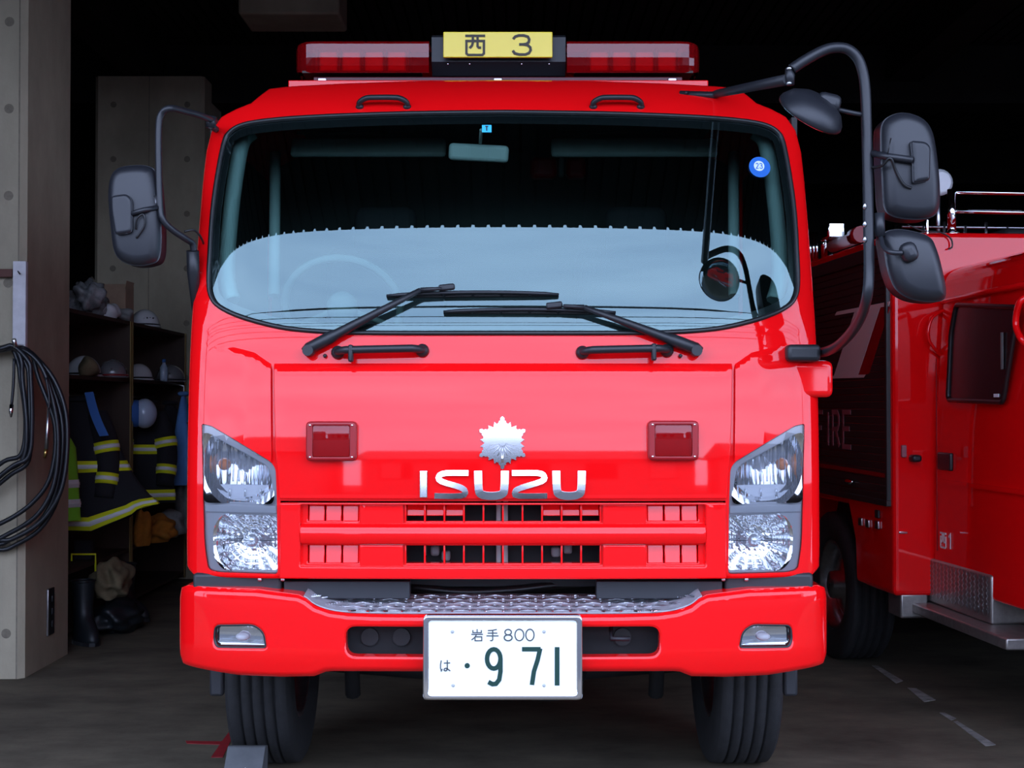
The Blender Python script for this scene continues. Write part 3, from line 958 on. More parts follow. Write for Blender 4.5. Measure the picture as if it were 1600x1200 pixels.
# ---- bumper
BW = 1.108
def ybump(x, z):
    t = np.clip(np.abs(x) / BW, 0, 0.9996)
    return -0.070 + 0.055 * t ** 2 + 0.26 * (1 - (1 - t ** 5) ** (1 / 5)) + 0.5 * np.clip(z - 0.80, 0, 1) ** 1.5 + 0.7 * np.clip(0.64 - z, 0, 1) ** 1.5
def B2(px, py): return C2(px, py, 0, ybump)
bp_px = [(786, 1050), (520, 1050), (508, 1051), (490, 1058), (440, 1059), (370, 1056)]
bh = [B2(*p) for p in bp_px]
bh[0] = (0, bh[0][1])
zt0 = B2(400, 920)[1]
bh += [(-1.085, bh[-1][1] + 0.022), (-1.104, bh[-1][1] + 0.055), (-1.106, 0.72), (-1.104, zt0 - 0.045), (-1.09, zt0 - 0.012), (-1.06, zt0)]
bh += [B2(*p) for p in ((400, 921), (466, 930), (478, 936), (492, 947), (515, 955), (545, 959), (600, 960.5), (700, 961))]
bh += [(0, B2(786, 961)[1])]
slot_c = [B2(540, 1026), B2(540, 979)]
slot = roundpoly([(slot_c[0][0], slot_c[0][1]), (-slot_c[0][0], slot_c[0][1]), (-slot_c[1][0], slot_c[1][1]), (slot_c[1][0], slot_c[1][1])], 0.035)
fog = roundpoly([B2(*p) for p in ((416, 1013), (337, 1012), (333, 1000), (335, 977), (396, 976), (412, 988))], [.012, .02, .02, .02, .03, .03])
bcols = [s * BW * t for s in (-1, 1) for t in (0.86, 0.90, 0.93, 0.955, 0.975, 0.988, 0.996)]
bump_ = panel('bumper', sym(bh), ybump, 'paint', truck, holes=[slot, fog, mirror_x(fog)], bevel=0.022, hbevel=0.010, thick=0.30, hthick=0.05, step=0.03, cols=bcols)
MB().box((0, 0.12, 0.67), (1.9, 0.05, 0.16)).obj('bumper_beam', 'chassis', bump_)
for px in (575, 625, 975):
    a = PW(px, 1000, 0.02)
    MB().lathe([(0.03, 0.0), (0.03, 0.02), (0.02, 0.021)], (a.x, 0.078, a.z), (0, 1, 0), 14).obj('beam_boss', 'rubber', bump_)
a = PW(970, 998, -0.01)
hk = MB().tube([(a.x - 0.03, 0.03, a.z + 0.03), (a.x - 0.03, -0.01, a.z), (a.x + 0.03, -0.01, a.z)], 0.008, 8).obj('tow_hook', 'valance', bump_)
for s in (-1, 1):
    f_ = fog if s < 0 else mirror_x(fog)
    fg = panel('fog_lamp', inset(f_, 0.002), lambda x, z: ybump(x, z) + 0.045, 'lamp_housing', bump_, step=0.02, thick=0.02)
    cx_, cz_ = B2(376, 997)
    cx_ = cx_ if s < 0 else -cx_
    def fb(x, z): return ybump(x, z) + 0.04 - 3.0 * (((x - cx_) * 0.6) ** 2 + (z - cz_) ** 2) + 0.0008 * np.abs(np.sin(x * 260))
    panel('fog_reflector', inset(f_, 0.006), fb, 'reflector', fg, step=0.012, thick=0.004)
    MB().ball((cx_, float(ybump(np.array([cx_]), np.array([cz_]))[0]) + 0.028, cz_), (0.022, 0.014, 0.013)).obj('fog_bulb', 'lamp_white', fg)
    panel('fog_cover', inset(f_, 0.002), lambda x, z: ybump(x, z) + 0.010, 'clear_lens', fg, step=0.02, rim=False)
    q = [(x, float(ybump(np.array([x]), np.array([z]))[0]) + 0.009, z) for x, z in inset(f_, 0.001)]
    MB().tube(q, 0.004, 6, closed=True).obj('fog_rim', 'black_plastic', fg)

# ---- aluminium tread plate on top of the bumper
def plate_pt(px):
    z = B2(px, np.interp(px, [472, 478, 492, 515, 545, 600, 786], [934, 936.5, 947.5, 955.5, 959.5, 961, 961.5]))
    return z
fr = [plate_pt(px) for px in (474, 480, 492, 515, 545, 600, 700)]
front = [(x, float(ybump(np.array([x]), np.array([z]))[0]) + 0.010, z + 0.008) for x, z in fr]
front = crom(front, 3) + [(0, front[-1][1], front[-1][2])]
front = front + [(-x, y, z) for x, y, z in reversed(front[:-1])]
YB = 0.20
bk = [(x, YB, max(z + 0.026, 0.785)) for x, y, z in front]
b = MB()
n = len(front)
vs = list(front) + bk + [(x, y, z - 0.004) for x, y, z in front] + [(x, y, z - 0.004) for x, y, z in bk]
fs = []
for i in range(n - 1):
    fs += [(i, i + 1, n + i + 1, n + i), (2 * n + i, 3 * n + i, 3 * n + i + 1, 2 * n + i + 1), (i, 2 * n + i, 2 * n + i + 1, i + 1), (n + i, n + i + 1, 3 * n + i + 1, 3 * n + i)]
b.add(vs, fs)
tp = b.obj('tread_plate', 'checker_metal', truck, label='aluminium tread plate along the top of the bumper')
b = MB()
zf = front[n // 2][2]; yf = front[n // 2][1]
sl = (bk[n // 2][2] - zf) / (YB - yf)
fx = [p[0] for p in front]; fy = [p[1] for p in front]; fz = [p[2] for p in front]; bz_ = [p[2] for p in bk]
for iy in range(5):
    for ix in range(-13, 14):
        x, y = ix * 0.055 + (0.0275 if iy % 2 else 0), -0.035 + iy * 0.052
        if abs(x) > abs(front[0][0]) - 0.01: continue
        f0 = float(np.interp(x, fx, fy)); 
        if y < f0 + 0.012 or y > YB - 0.01: continue
        z = float(np.interp(x, fx, fz)) + (y - f0) / (YB - f0) * (float(np.interp(x, fx, bz_)) - float(np.interp(x, fx, fz)))
        for k in range(4):
            ang = R(45 if (ix + iy) % 2 else -45)
            o_ = (k - 1.5) * 0.0105
            cx_, cy_ = x - o_ * math.sin(ang), y + o_ * math.cos(ang)
            b.box((cx_, cy_, z + 0.0012), (0.040, 0.0042, 0.0030), Matrix.Rotation(ang, 3, 'Z'))
b.obj('tread_pattern', 'chrome', tp, kind='stuff')

# ---- number plate
a, c_ = PW(661, 962, -0.125), PW(910, 1094, -0.125)
pxm, pzm, pw, ph = (a.x + c_.x) / 2, (a.z + c_.z) / 2, c_.x - a.x, a.z - c_.z
flat = lambda x, z: np.full(np.shape(x), -0.125)
rect = lambda w_, h_, r: roundpoly([(pxm - w_ / 2, pzm - h_ / 2), (pxm + w_ / 2, pzm - h_ / 2), (pxm + w_ / 2, pzm + h_ / 2), (pxm - w_ / 2, pzm + h_ / 2)], r)
np_ = panel('number_plate', rect(pw - 0.02, ph - 0.02, 0.012), lambda x, z: flat(x, z) + 0.006, 'plate_white', truck, thick=0.012, step=0.08, label='white number plate reading 800 971 in green')
panel('plate_frame', rect(pw, ph, 0.016), flat, 'chrome', np_, holes=[rect(pw - 0.036, ph - 0.034, 0.012)], bevel=0.006, hbevel=0.005, thick=0.022, hthick=0.008, step=0.05)
b = MB(); b.rbox((pxm - pw * 0.25, -0.07, pzm), (0.04, 0.09, 0.12), 0.004); b.rbox((pxm + pw * 0.25, -0.07, pzm), (0.04, 0.09, 0.12), 0.004)
b.obj('plate_bracket', 'chassis', np_)
def pl_fn(u, v, h): return (u, -0.119 + h, v)
def pgl(ch, px0, px1, py0, py1, sw, mat):
    a, b2 = PW(px0, py1, -0.119), PW(px1, py0, -0.119)
    glyph(ch, a.x, a.z, b2.x - a.x, b2.z - a.z, sw, pl_fn, -0.0018, 0.0005, 'plate_character', mat, np_)
pgl('岩', 736, 755, 983, 1001, 0.0035, 'plate_grey')
pgl('手', 760, 779, 983, 1001, 0.0035, 'plate_grey')
pgl('8', 787, 801, 983, 1001, 0.0042, 'plate_grey')
pgl('0', 804, 819, 983, 1001, 0.0038, 'plate_grey')
pgl('0', 821, 835, 983, 1001, 0.0038, 'plate_grey')
pgl('は', 687, 704, 1031, 1049, 0.0036, 'plate_grey')
pgl('9', 759, 784, 1012, 1070, 0.0145, 'plate_green')
pgl('7', 815, 846, 1012, 1070, 0.0145, 'plate_green')
pgl('1', 861, 880, 1011, 1071, 0.0155, 'plate_green')
a = PW(730, 1040, -0.119)
MB().prism([(a.x + x, a.z + z) for x, z in ci(0.0085)], pl_fn, -0.0018, 0.0005).obj('plate_dot', 'plate_green', np_)
for px, py in ((707, 987), (850, 987), (708, 1071), (850, 1071)):
    a = PW(px, py, -0.119)
    MB().lathe([(0.001, -0.004), (0.005, -0.003), (0.0055, 0.0)], (a.x, -0.119, a.z), (0, 1, 0), 10).obj('plate_bolt', 'grey_paint', np_)

# ---- emblem and maker's lettering on the lid
ec = C3(785, 692, -0.020)
em = []
for i in range(6):
    a0 = 90 + i * 60
    for da, rr in ((-30, .059), (-25, .066), (-21, .074), (-17.5, .066), (-12, .066), (-8, .074), (-5, .074), (-4.5, .083), (0, .088), (4.5, .083), (5, .074), (8, .074), (12, .066), (17.5, .066), (21, .074), (25, .066)):
        em.append((rr * math.cos(R(a0 + da)), rr * math.sin(R(a0 + da))))
emblem = MB().prism(em, lambda u, v, h: (ec.x + u, ec.y + h + 0.037 * v, ec.z + v), -0.006, 0.010).obj('fire_emblem', 'chrome', truck, label='silver snow crystal shaped fire service emblem')
b = MB()
for i in range(9):
    a0 = R(190 + 160 * i / 8)
    d = Vector((math.cos(a0), 0, math.sin(a0)))
    b.tube([ec + Vector((0, -0.0065, 0)) + d * 0.010, ec + Vector((0, -0.0075, 0)) + d * 0.046], 0.0014, 5)
b.obj('emblem_rays', 'brushed_steel', emblem)
MB().tube([ec + Vector((0, -0.006, -0.03)), ec + Vector((0, -0.013, -0.065))], [0.002, 0.005], 8).obj('emblem_nozzle', 'chrome', emblem)

def onlid(u, v, h):
    y = float(ylid(np.array([u]), np.array([v]))[0])
    return (u, y + h + (v - LZ) * 0.037, v)
LZ = C2(786, 757)[1]
LT = {
    'I': [[(662, 735.5), (662, 777.5)]],
    'S': [[(732, 739), (697, 739), (686, 744), (690, 752), (719, 761), (727, 768), (720, 774.5), (679, 774.5)]],
    'U': [[(747, 735.5), (748, 765), (752, 772), (762, 774.5), (774, 774.5), (784, 772), (788, 765), (789, 735.5)]],
    'Z': [[(800, 739), (840, 739), (850, 744), (846, 752), (814, 762), (805, 768), (810, 774.5), (855, 774.5)]],
    'V': [[(869, 735.5), (870, 765), (874, 772), (884, 774.5), (894, 774.5), (904, 772), (908, 765), (909, 735.5)]],
}
for chn, strokes in LT.items():
    b = MB()
    for st in strokes:
        pts = [C2(x, y, -0.018) for x, y in st]
        if chn in 'SZUV': pts = crom(pts, 3)
        b.stroke(pts, 0.0265 if chn in 'UVI' else 0.0185, onlid, -0.011, 0.002)
    lo_ = b.obj('chrome_letter', 'chrome', truck)
    bv = lo_.modifiers.new('rounding', 'BEVEL'); bv.width = 0.0025; bv.segments = 2; bv.limit_method = 'ANGLE'

# ---- red flashing lamps on the lid
for cx_, cy_ in ((519, 689), (1051, 688)):
    c = C3(cx_, cy_, -0.018)
    w_, h_ = 79 * 4.66 / FPX, 62 * 4.66 / FPX
    rc = lambda k, kz, r: roundpoly([(c.x - w_ * k / 2, c.z - h_ * kz / 2), (c.x + w_ * k / 2, c.z - h_ * kz / 2), (c.x + w_ * k / 2, c.z + h_ * kz / 2), (c.x - w_ * k / 2, c.z + h_ * kz / 2)], r)
    pln = lambda off: (lambda x, z: np.full(np.shape(x), c.y + off))
    mk = panel('flashing_lamp', rc(1, 1, 0.018), pln(-0.030), 'red_dull', truck, holes=[rc(0.74, 0.80, 0.006)], bevel=0.009, hbevel=0.003, thick=0.045, hthick=0.02, step=0.03)
    panel('lamp_lens', rc(0.73, 0.79, 0.006), lambda x, z: c.y - 0.033 + 0.8 * ((x - c.x) ** 2) + 1.2 * (z - c.z - 0.01) ** 2, 'red_lens', mk, thick=0.015, step=0.015, bevel=0.003)
    panel('lamp_reflector', rc(0.72, 0.78, 0.006), pln(-0.008), 'red_dull', mk, thick=0.01, step=0.03)
    for sx in (-1, 1):
        for sz in (-1, 1):
            MB().ball((c.x + sx * w_ * 0.415, c.y - 0.031, c.z + sz * h_ * 0.40), (0.0042, 0.003, 0.0042), 8, 6).obj('screw', 'chrome', mk)

# ---- grab handles
def handle(p0, p1, lift, r, name='grab_handle', collar=None):
    p0, p1 = Vector(p0), Vector(p1)
    d = (p1 - p0)
    n_ = Vector((0, -1, 0.15)) * lift
    u = d.normalized()
    pts = [p0 + Vector((0, 0.01, 0)), p0 + n_ * 0.35, p0 + u * d.length * 0.09 + n_ * 0.9, p0 + u * d.length * 0.2 + n_, p0 + u * d.length * 0.8 + n_, p0 + u * d.length * 0.91 + n_ * 0.9, p1 + n_ * 0.35, p1 + Vector((0, 0.01, 0))]
    h = MB().tube(crom(pts, 4), r, 10).obj(name, 'black_plastic', truck)
    for p in (p0, p1):
        MB().ball(p + n_ * 0.1, (r * 1.7, r * 1.5, r * 1.7), 10, 7).obj('foot', 'black_plastic', h)
    if collar is not None:
        q = p0 + u * d.length * collar + n_
        MB().rbox(q + Vector((0, 0.006, -0.012)), (0.016, 0.04, 0.058), 0.006).obj('collar', 'black_plastic', h)
    return h
for x0, x1, cl in ((528, 660, 0.17), (910, 1042, 0.83)):
    handle(C3(x0, 551, -0.004), C3(x1, 548, -0.004), 0.045, 0.0135, collar=cl)
for x0, x1 in ((562, 636), (927, 1001)):
    p0, p1 = C3(x0, 167), C3(x1, 167)
    n_ = Vector((0, -0.022, 0.026)); d = p1 - p0
    pts = [p0 + Vector((0, 0.005, -0.005)), p0 + n_ * 0.5, p0 + d * 0.14 + n_, p0 + d * 0.3 + n_ * 1.1, p0 + d * 0.7 + n_ * 1.1, p0 + d * 0.86 + n_, p1 + n_ * 0.5, p1 + Vector((0, 0.005, -0.005))]
    h = MB().tube(crom(pts, 4), 0.010, 10).obj('roof_handle', 'black_plastic', truck)
    for p in (p0, p1):
        MB().ball(p, (0.015, 0.012, 0.012), 10, 7).obj('foot', 'black_plastic', h)

# ---- wipers
def wiper(piv, knee, elbow, tipL, tipR, mid):
    P = C3(*piv, -0.03); K = C3(*knee, -0.045); E = C3(*elbow, -0.05)
    d = (K - P).normalized()
    w_ = MB().tube([P - d * 0.02, P, P + (K - P) * 0.2, P + (K - P) * 0.25, P + (K - P) * 0.6, K], [0.012, 0.021, 0.021, 0.017, 0.013, 0.0085], 8).obj('wiper_arm', 'black_plastic', truck)
    MB().lathe([(0.018, -0.02), (0.020, 0.0), (0.02, 0.05)], (P.x, P.y - 0.002, P.z - 0.006), (0, 1, 0), 14).obj('pivot', 'black_plastic', w_)
    MB().tube([K, E], [0.0085, 0.006], 8).obj('hook', 'black_plastic', w_)
    L, Rr = C3(*tipL, -0.012), C3(*tipR, -0.012)
    pts = []
    for i in range(13):
        t = i / 12
        x = L.x + (Rr.x - L.x) * t
        z = L.z + (Rr.z - L.z) * t
        pts.append((x, yc1(x, z) - 0.004, z))
    b = MB()
    b.tube(pts, 0.006, 6)
    b.obj('blade_rubber', 'rubber', w_)
    top = [(x, y - 0.022 + 0.012 * abs(2 * i / 12 - 1) ** 2, z + 0.010 - 0.008 * abs(2 * i / 12 - 1) ** 2) for i, (x, y, z) in enumerate(pts)]
    MB().tube(top, [0.004] + [0.0065] * 11 + [0.004], 6).obj('blade_frame', 'black_plastic', w_)
    for i in (2, 4, 6, 8, 10):
        MB().tube([pts[i], top[i]], 0.006, 5).obj('blade_claw', 'black_plastic', w_)
    m_ = C3(*mid, -0.04)
    MB().rbox(m_, (0.055, 0.02, 0.022), 0.006, Matrix.Rotation(R(-6), 3, 'Y')).obj('blade_joint', 'black_plastic', w_)
wiper((482, 545), (657, 453), (690, 451), (604, 463), (873, 461), (698, 449))
wiper((1088, 545), (913, 480), (880, 478), (693, 488), (962, 489), (866, 477))
for px in (508, 1063):
    c = C3(px, 556, -0.004)
    MB().lathe([(0.002, -0.012), (0.006, -0.010), (0.007, 0.0)], c, (0, 1, 0), 10).obj('washer_jet', 'black_plastic', truck)

# ---- roof box, light bar and sign
a, c_ = PW(450, 125, 0.72), PW(1107, 150, 0.72)
MB().rbox(((a.x + c_.x) / 2, 1.02, (a.z + c_.z) / 2 - 0.03), (c_.x - a.x, 0.6, a.z - c_.z + 0.06), 0.004).obj('roof_box', 'paint', truck)
rb_top = a.z
LY = 0.80
lb0, lb1 = PW(490, 118, LY), PW(1066, 118, LY)
lightbar = MB().rbox(((lb0.x + lb1.x) / 2, LY + 0.12, rb_top + 0.020), (lb1.x - lb0.x, 0.26, 0.018), 0.004).obj('light_bar', 'maroon_rail', truck)
for px in (504, 778, 1050):
    p = PW(px, 118, LY)
    MB().rbox((p.x, LY + 0.01, rb_top + 0.012), (0.034, 0.05, 0.024), 0.003).obj('foot_clamp', 'brushed_steel', lightbar)
zlo, zhi = PW(600, 112, LY).z, PW(600, 61, LY).z
H = zhi - zlo
def lens(pxa, pxb, s, name):
    xa_, xb_ = PW(pxa, 90, LY).x, PW(pxb, 90, LY).x
    # cross-section (y, z): lower face leans in, upper face leans slightly back, rounded top
    prof = [(0.018, 0.0), (0.004, H * 0.2), (0.0, H * 0.44), (0.0, H * 0.86), (0.012, H * 0.95), (0.035, H * 0.995), (0.12, H), (0.20, H * 0.99), (0.23, H * 0.9), (0.24, H * 0.45), (0.23, 0.0)]
    n_ = 10
    vs, fs = [], []
    xs = [xa_, xb_] if s == 0 else None
    L_ = xb_ - xa_
    st = [0, .02, .05, .09, .14, .2, .4, .6, .8, 1.0]
    for t in st:
        k = 1.0 if t > .14 else math.sqrt(max(0, 1 - (1 - t / 0.14) ** 2)) * 0.55 + 0.45
        x = xa_ + L_ * t if s < 0 else xb_ - L_ * t
        for (y, z) in prof:
            vs.append((x, LY + 0.12 + (y - 0.12) * k, zlo + H * 0.45 + (z - H * 0.45) * (0.5 + 0.5 * k)))
    m_ = len(prof)
    for i in range(len(st) - 1):
        for j in range(m_ - 1):
            fs.append((i * m_ + j, i * m_ + j + 1, (i + 1) * m_ + j + 1, (i + 1) * m_ + j))
    b = MB(); b.add(vs, fs, False)
    b.add([vs[j] for j in range(m_)], [tuple(range(m_))])
    o = b.obj(name, 'red_lens', lightbar)
    return xa_, xb_, o
for s, pa, pb in ((-1, 459, 670), (1, 886, 1096)):
    xa_, xb_, lo_ = lens(pa, pb, s, 'red_lens')
    MB().box(((xa_ + xb_) / 2, LY + 0.12, zlo + 0.004), (xb_ - xa_ - 0.06, 0.2, 0.008)).obj('lamp_tray', 'sign_black', lo_)
    for i in range(5):
        x = xa_ + (xb_ - xa_) * (0.16 + 0.17 * i) if s < 0 else xb_ - (xb_ - xa_) * (0.16 + 0.17 * i)
        MB().rbox((x, LY + 0.10, zlo + H * 0.42), (0.012, 0.15, H * 0.72), 0.003).obj('lens_rib', 'sign_black', lo_)
    for i in range(4):
        x = xa_ + (xb_ - xa_) * (0.245 + 0.17 * i) if s < 0 else xb_ - (xb_ - xa_) * (0.245 + 0.17 * i)
        MB().rbox((x, LY + 0.10, zlo + H * 0.40), (0.075, 0.10, H * 0.62), 0.008).obj('flash_unit', 'letter_white', lo_)
# centre box with the yellow sign
def cx_poly(px0, px1, py0, py1):
    a, b2 = PW(px0, py1, LY), PW(px1, py0, LY)
    return a.x, a.z, b2.x, b2.z
x0, z0, x1, z1 = cx_poly(674, 884, 52, 113)
pf = [(0.03, 0), (-0.012, 0.3 * (z1 - z0)), (-0.012, 0.93 * (z1 - z0)), (0.0, z1 - z0), (0.22, z1 - z0), (0.24, 0)]
sb_ = MB().prism(pf, lambda u, v, h: (h, LY + u + (0.03 if h < x0 + 0.01 or h > x1 - 0.01 else 0), z0 + v), x0, x1).obj('sign_housing', 'black_plastic', lightbar)
a0, b0, a1, b1 = cx_poly(693, 863, 52, 92)
MB().rbox(((a0 + a1) / 2, LY - 0.016, (b0 + b1) / 2), (a1 - a0, 0.016, b1 - b0), 0.003).obj('yellow_sign', 'sign_yellow', lightbar, label='yellow sign panel with black characters')
sgn = [c for c in truck.children if c.name.startswith('light_bar')][0]
def s_fn(u, v, h): return (u, LY - 0.024 + h, v)
g0 = PW(727, 87, LY - 0.024); g1 = PW(758, 54.5, LY - 0.024)
glyph('西', g0.x, g0.z, g1.x - g0.x, g1.z - g0.z, 0.0090, s_fn, -0.003, 0.001, 'sign_character', 'sign_black', lightbar)
g0 = PW(800, 86, LY - 0.024); g1 = PW(831, 55, LY - 0.024)
glyph('3', g0.x, g0.z, g1.x - g0.x, g1.z - g0.z, 0.0100, s_fn, -0.003, 0.001, 'sign_character', 'sign_black', lightbar)
for px in (700, 734, 815, 858):
    p = PW(px, 101, LY)
    MB().ball((p.x, LY - 0.010, p.z), 0.004, 8, 6).obj('housing_screw', 'chrome', lightbar)

# ---- mirrors
def housing(name, pts2, y0, depth, parent, mat='mirror_plastic', tilt=None):
    """rounded mirror shell: an outline in (x, z) with a domed front"""
    poly = crom(pts2, 5, True)
    q = np.array(poly)
    cx_, cz_ = q.mean(0)
    rx, rz = np.ptp(q, axis=0) / 2
    def f(x, z):
        k = np.clip(((x - cx_) / (rx * 1.05)) ** 2, 0, 1) * 0.5 + np.clip(((z - cz_) / (rz * 1.05)) ** 2, 0, 1) * 0.5
        return y0 + depth * 0.30 * k
    o = panel(name, poly, f, mat, parent, bevel=min(rx, rz) * 0.38, thick=depth * 0.62, step=min(rx, rz) * 0.25)
    bk_ = [((x - cx_) * 0.97 + cx_, (z - cz_) * 0.97 + cz_) for x, z in poly]
    yb = y0 + depth * 0.62 + min(rx, rz) * 0.38
    MB().prism(poly, lambda u, v, h: (u, h, v), yb - 0.012, yb).obj('mirror_back', mat, o)
    bk_ = [((x - cx_) * 0.88 + cx_, (z - cz_) * 0.92 + cz_) for x, z in poly]
    MB().prism(bk_, lambda u, v, h: (u, h, v), yb, yb + 0.003).obj('mirror_face', 'mirror_glass', o)
    return o

ML = 0.05
def mp_(pts, y): return [PW(a, b, y) for a, b in pts]
arm = MB().tube(crom([PW(336, 190, 0.30), PW(318, 182, 0.20), PW(290, 174, 0.12), PW(266, 169, ML), PW(252, 178, ML), PW(248, 200, ML), PW(248, 260, ML), PW(250, 320, ML), PW(254, 342, ML), PW(268, 358, 0.07), PW(290, 373, 0.11), PW(300, 380, 0.14), PW(303, 392, 0.15)], 5), 0.0115, 10).obj('mirror_arm', 'mirror_plastic', truck)
MB().tube([PW(331, 182, 0.27), PW(329, 200, 0.27)], 0.018, 10).obj('arm_joint', 'mirror_plastic', arm)
MB().tube([PW(329, 196, 0.26), PW(348, 210, 0.5)], 0.012, 8).obj('arm_mount', 'mirror_plastic', arm)
MB().tube([PW(301, 392, 0.15), PW(302, 425, 0.17), PW(303, 440, 0.18), PW(307, 516, 0.24)], [0.022, 0.022, 0.020, 0.008], 10).obj('arm_bracket', 'black_plastic', arm)
MB().tube([PW(303, 425, 0.17), PW(325, 430, 0.40)], 0.014, 8).obj('arm_mount', 'black_plastic', arm)
MB().tube(crom([PW(288, 362, 0.11), PW(304, 360, 0.12), PW(316, 375, 0.2), PW(321, 395, 0.3)], 5), 0.004, 6).obj('heater_cable', 'rubber', arm)
lm = housing('door_mirror', [P2(a, b, ML) for a, b in ((170, 275), (183, 261), (210, 257), (232, 259), (243, 272), (249, 320), (251, 370), (247, 402), (235, 412), (210, 415), (188, 407), (176, 390), (171, 350), (167, 305))], ML - 0.03, 0.11, truck)
kc = P2(191, 335, ML - 0.03)
kn = panel('knuckle', roundpoly([P2(a, b, ML - 0.04) for a, b in ((180, 368), (207, 364), (207, 312), (199, 303), (173, 306), (174, 330))], 0.015), lambda x, z: np.full(np.shape(x), ML - 0.052) + 0.12 * np.clip(kc[0] - x, 0, 1), 'mirror_plastic', lm, bevel=0.012, thick=0.05, step=0.015)
MB().tube([PW(205, 334, ML - 0.04), PW(225, 328, ML - 0.045), PW(249, 324, ML)], 0.009, 8).obj('mirror_link', 'mirror_plastic', lm)
MB().tube([PW(240, 306, ML), PW(240, 328, ML)], 0.013, 10).obj('link_clamp', 'brushed_steel', lm)
MB().tube(crom([PW(212, 358, ML - 0.035), PW(214, 342, ML - 0.045), PW(224, 335, ML - 0.045), PW(226, 352, ML - 0.04), PW(213, 372, ML - 0.03)], 5), 0.0035, 6).obj('mirror_cable', 'rubber', lm)

MR = -0.42
ap = [(1237, 108, MR), (1255, 96, MR), (1280, 82, MR), (1300, 75, MR), (1322, 76, MR), (1338, 88, MR), (1347, 108, MR), (1352, 140, MR), (1354, 200, MR), (1356, 280, MR), (1357, 360, MR), (1358, 420, MR), (1355, 462, MR), (1345, 495, MR + .10), (1328, 522, MR + .22), (1308, 541, MR + .36), (1288, 550, MR + .50), (1272, 551, MR + .60)]
arm2 = MB().tube(crom([PW(a, b, y) for a, b, y in ap], 5), 0.0165, 10).obj('mirror_arm', 'mirror_plastic', truck)
MB().tube([PW(1062, 147, 0.42), PW(1113, 149, 0.40), PW(1122, 146, 0.38), PW(1232, 124, MR)], [0.013, 0.014, 0.015, 0.018], 10).obj('arm_strut', 'mirror_plastic', arm2)
MB().tube([PW(1232, 106, MR), PW(1234, 118, MR), PW(1235, 133, MR)], [0.010, 0.016, 0.012], 10).obj('arm_joint', 'mirror_plastic', arm2)
for py in (107, 130):
    MB().ball(PW(1233, py, MR - 0.012), (0.009, 0.007, 0.006), 8, 6).obj('joint_nut', 'brushed_steel', arm2)
for px in (1072, 1105):
    MB().ball(PW(px, 145, 0.40), (0.006, 0.006, 0.006), 8, 6).obj('strut_bolt', 'valance', arm2)
a, c_ = PW(1229, 538, 0.05), PW(1283, 565, 0.05)
MB().rbox(((a.x + c_.x) / 2, 0.12, (a.z + c_.z) / 2), (c_.x - a.x, 0.16, a.z - c_.z), 0.016, seg=3).obj('arm_bracket', 'black_plastic', arm2)
# round under-mirror on the forward arm; its glass looks back and down at the driver
uc = PW(1266, 178, MR)
UN = Vector((-0.42, 0.50, -0.75)).normalized()
um = MB().lathe([(0.020, -0.060), (0.054, -0.054), (0.086, -0.036), (0.104, -0.012), (0.107, 0.0), (0.104, 0.006)], uc, UN, 32).obj('under_mirror', 'mirror_plastic', truck)
MB().lathe([(0.101, 0.004), (0.100, 0.008), (0.066, 0.014), (0.002, 0.018)], uc, UN, 32).obj('mirror_face', 'mirror_glass', um)
MB().tube([uc + Vector((0.05, 0, 0.02)), PW(1335, 177, MR), PW(1353, 180, MR)], 0.0075, 8).obj('mirror_link', 'mirror_plastic', um)
MB().rbox(uc + Vector((0.055, 0.0, 0.035)), (0.075, 0.05, 0.055), 0.02, Matrix.Rotation(R(14), 3, 'Y'), 3).obj('knuckle', 'mirror_plastic', um)
bmr = housing('door_mirror', [P2(a, b, MR) for a, b in ((1378, 193), (1395, 179), (1418, 177), (1443, 187), (1457, 208), (1464, 250), (1469, 300), (1466, 330), (1448, 342), (1415, 343), (1390, 336), (1380, 320), (1376, 270), (1375, 225))], MR - 0.05, 0.13, truck)
panel('knuckle', roundpoly([P2(a, b, MR - 0.06) for a, b in ((1425, 288), (1452, 283), (1453, 230), (1445, 222), (1421, 220), (1424, 250))], 0.012), lambda x, z: np.full(np.shape(x), MR - 0.078), 'mirror_plastic', bmr, bevel=0.014, thick=0.06, step=0.015)
MB().tube([PW(1358, 239, MR), PW(1390, 245, MR - 0.06), PW(1426, 250, MR - 0.07)], 0.0105, 8).obj('mirror_link', 'mirror_plastic', bmr)
MB().tube(crom([PW(1358, 262, MR), PW(1378, 259, MR - 0.05), PW(1391, 247, MR - 0.075), PW(1400, 268, MR - 0.06), PW(1412, 288, MR - 0.055), PW(1424, 294, MR - 0.05)], 5), 0.0045, 6).obj('mirror_cable', 'rubber', bmr)
MB().tube([PW(1387, 240, MR - 0.07), PW(1392, 216, MR - 0.065)], 0.002, 5).obj('cable_tie', 'rubber', bmr)
smr = housing('wide_mirror', [P2(a, b, MR) for a, b in ((1380, 366), (1400, 358), (1428, 362), (1452, 371), (1462, 390), (1472, 425), (1479, 455), (1474, 469), (1450, 472), (1420, 467), (1398, 452), (1386, 425), (1381, 395))], MR - 0.05, 0.12, truck)
MB().tube([PW(1374, 333, MR), PW(1375, 370, MR)], 0.016, 10).obj('link_clamp', 'mirror_plastic', smr)
MB().tube(crom([PW(1376, 368, MR), PW(1380, 385, MR - 0.04), PW(1392, 394, MR - 0.07), PW(1410, 395, MR - 0.075)], 5), 0.0075, 8).obj('mirror_link', 'mirror_plastic', smr)
MB().rbox(PW(1420, 394, MR - 0.062), (0.05, 0.05, 0.06), 0.02, Matrix.Rotation(R(-20), 3, 'Y'), 3).obj('knuckle', 'mirror_plastic', smr)
for py in (322, 350, 374):
    MB().ball(PW(1351, py, MR - 0.012), (0.006, 0.006, 0.010), 8, 6).obj('arm_bolt', 'brushed_steel', arm2)

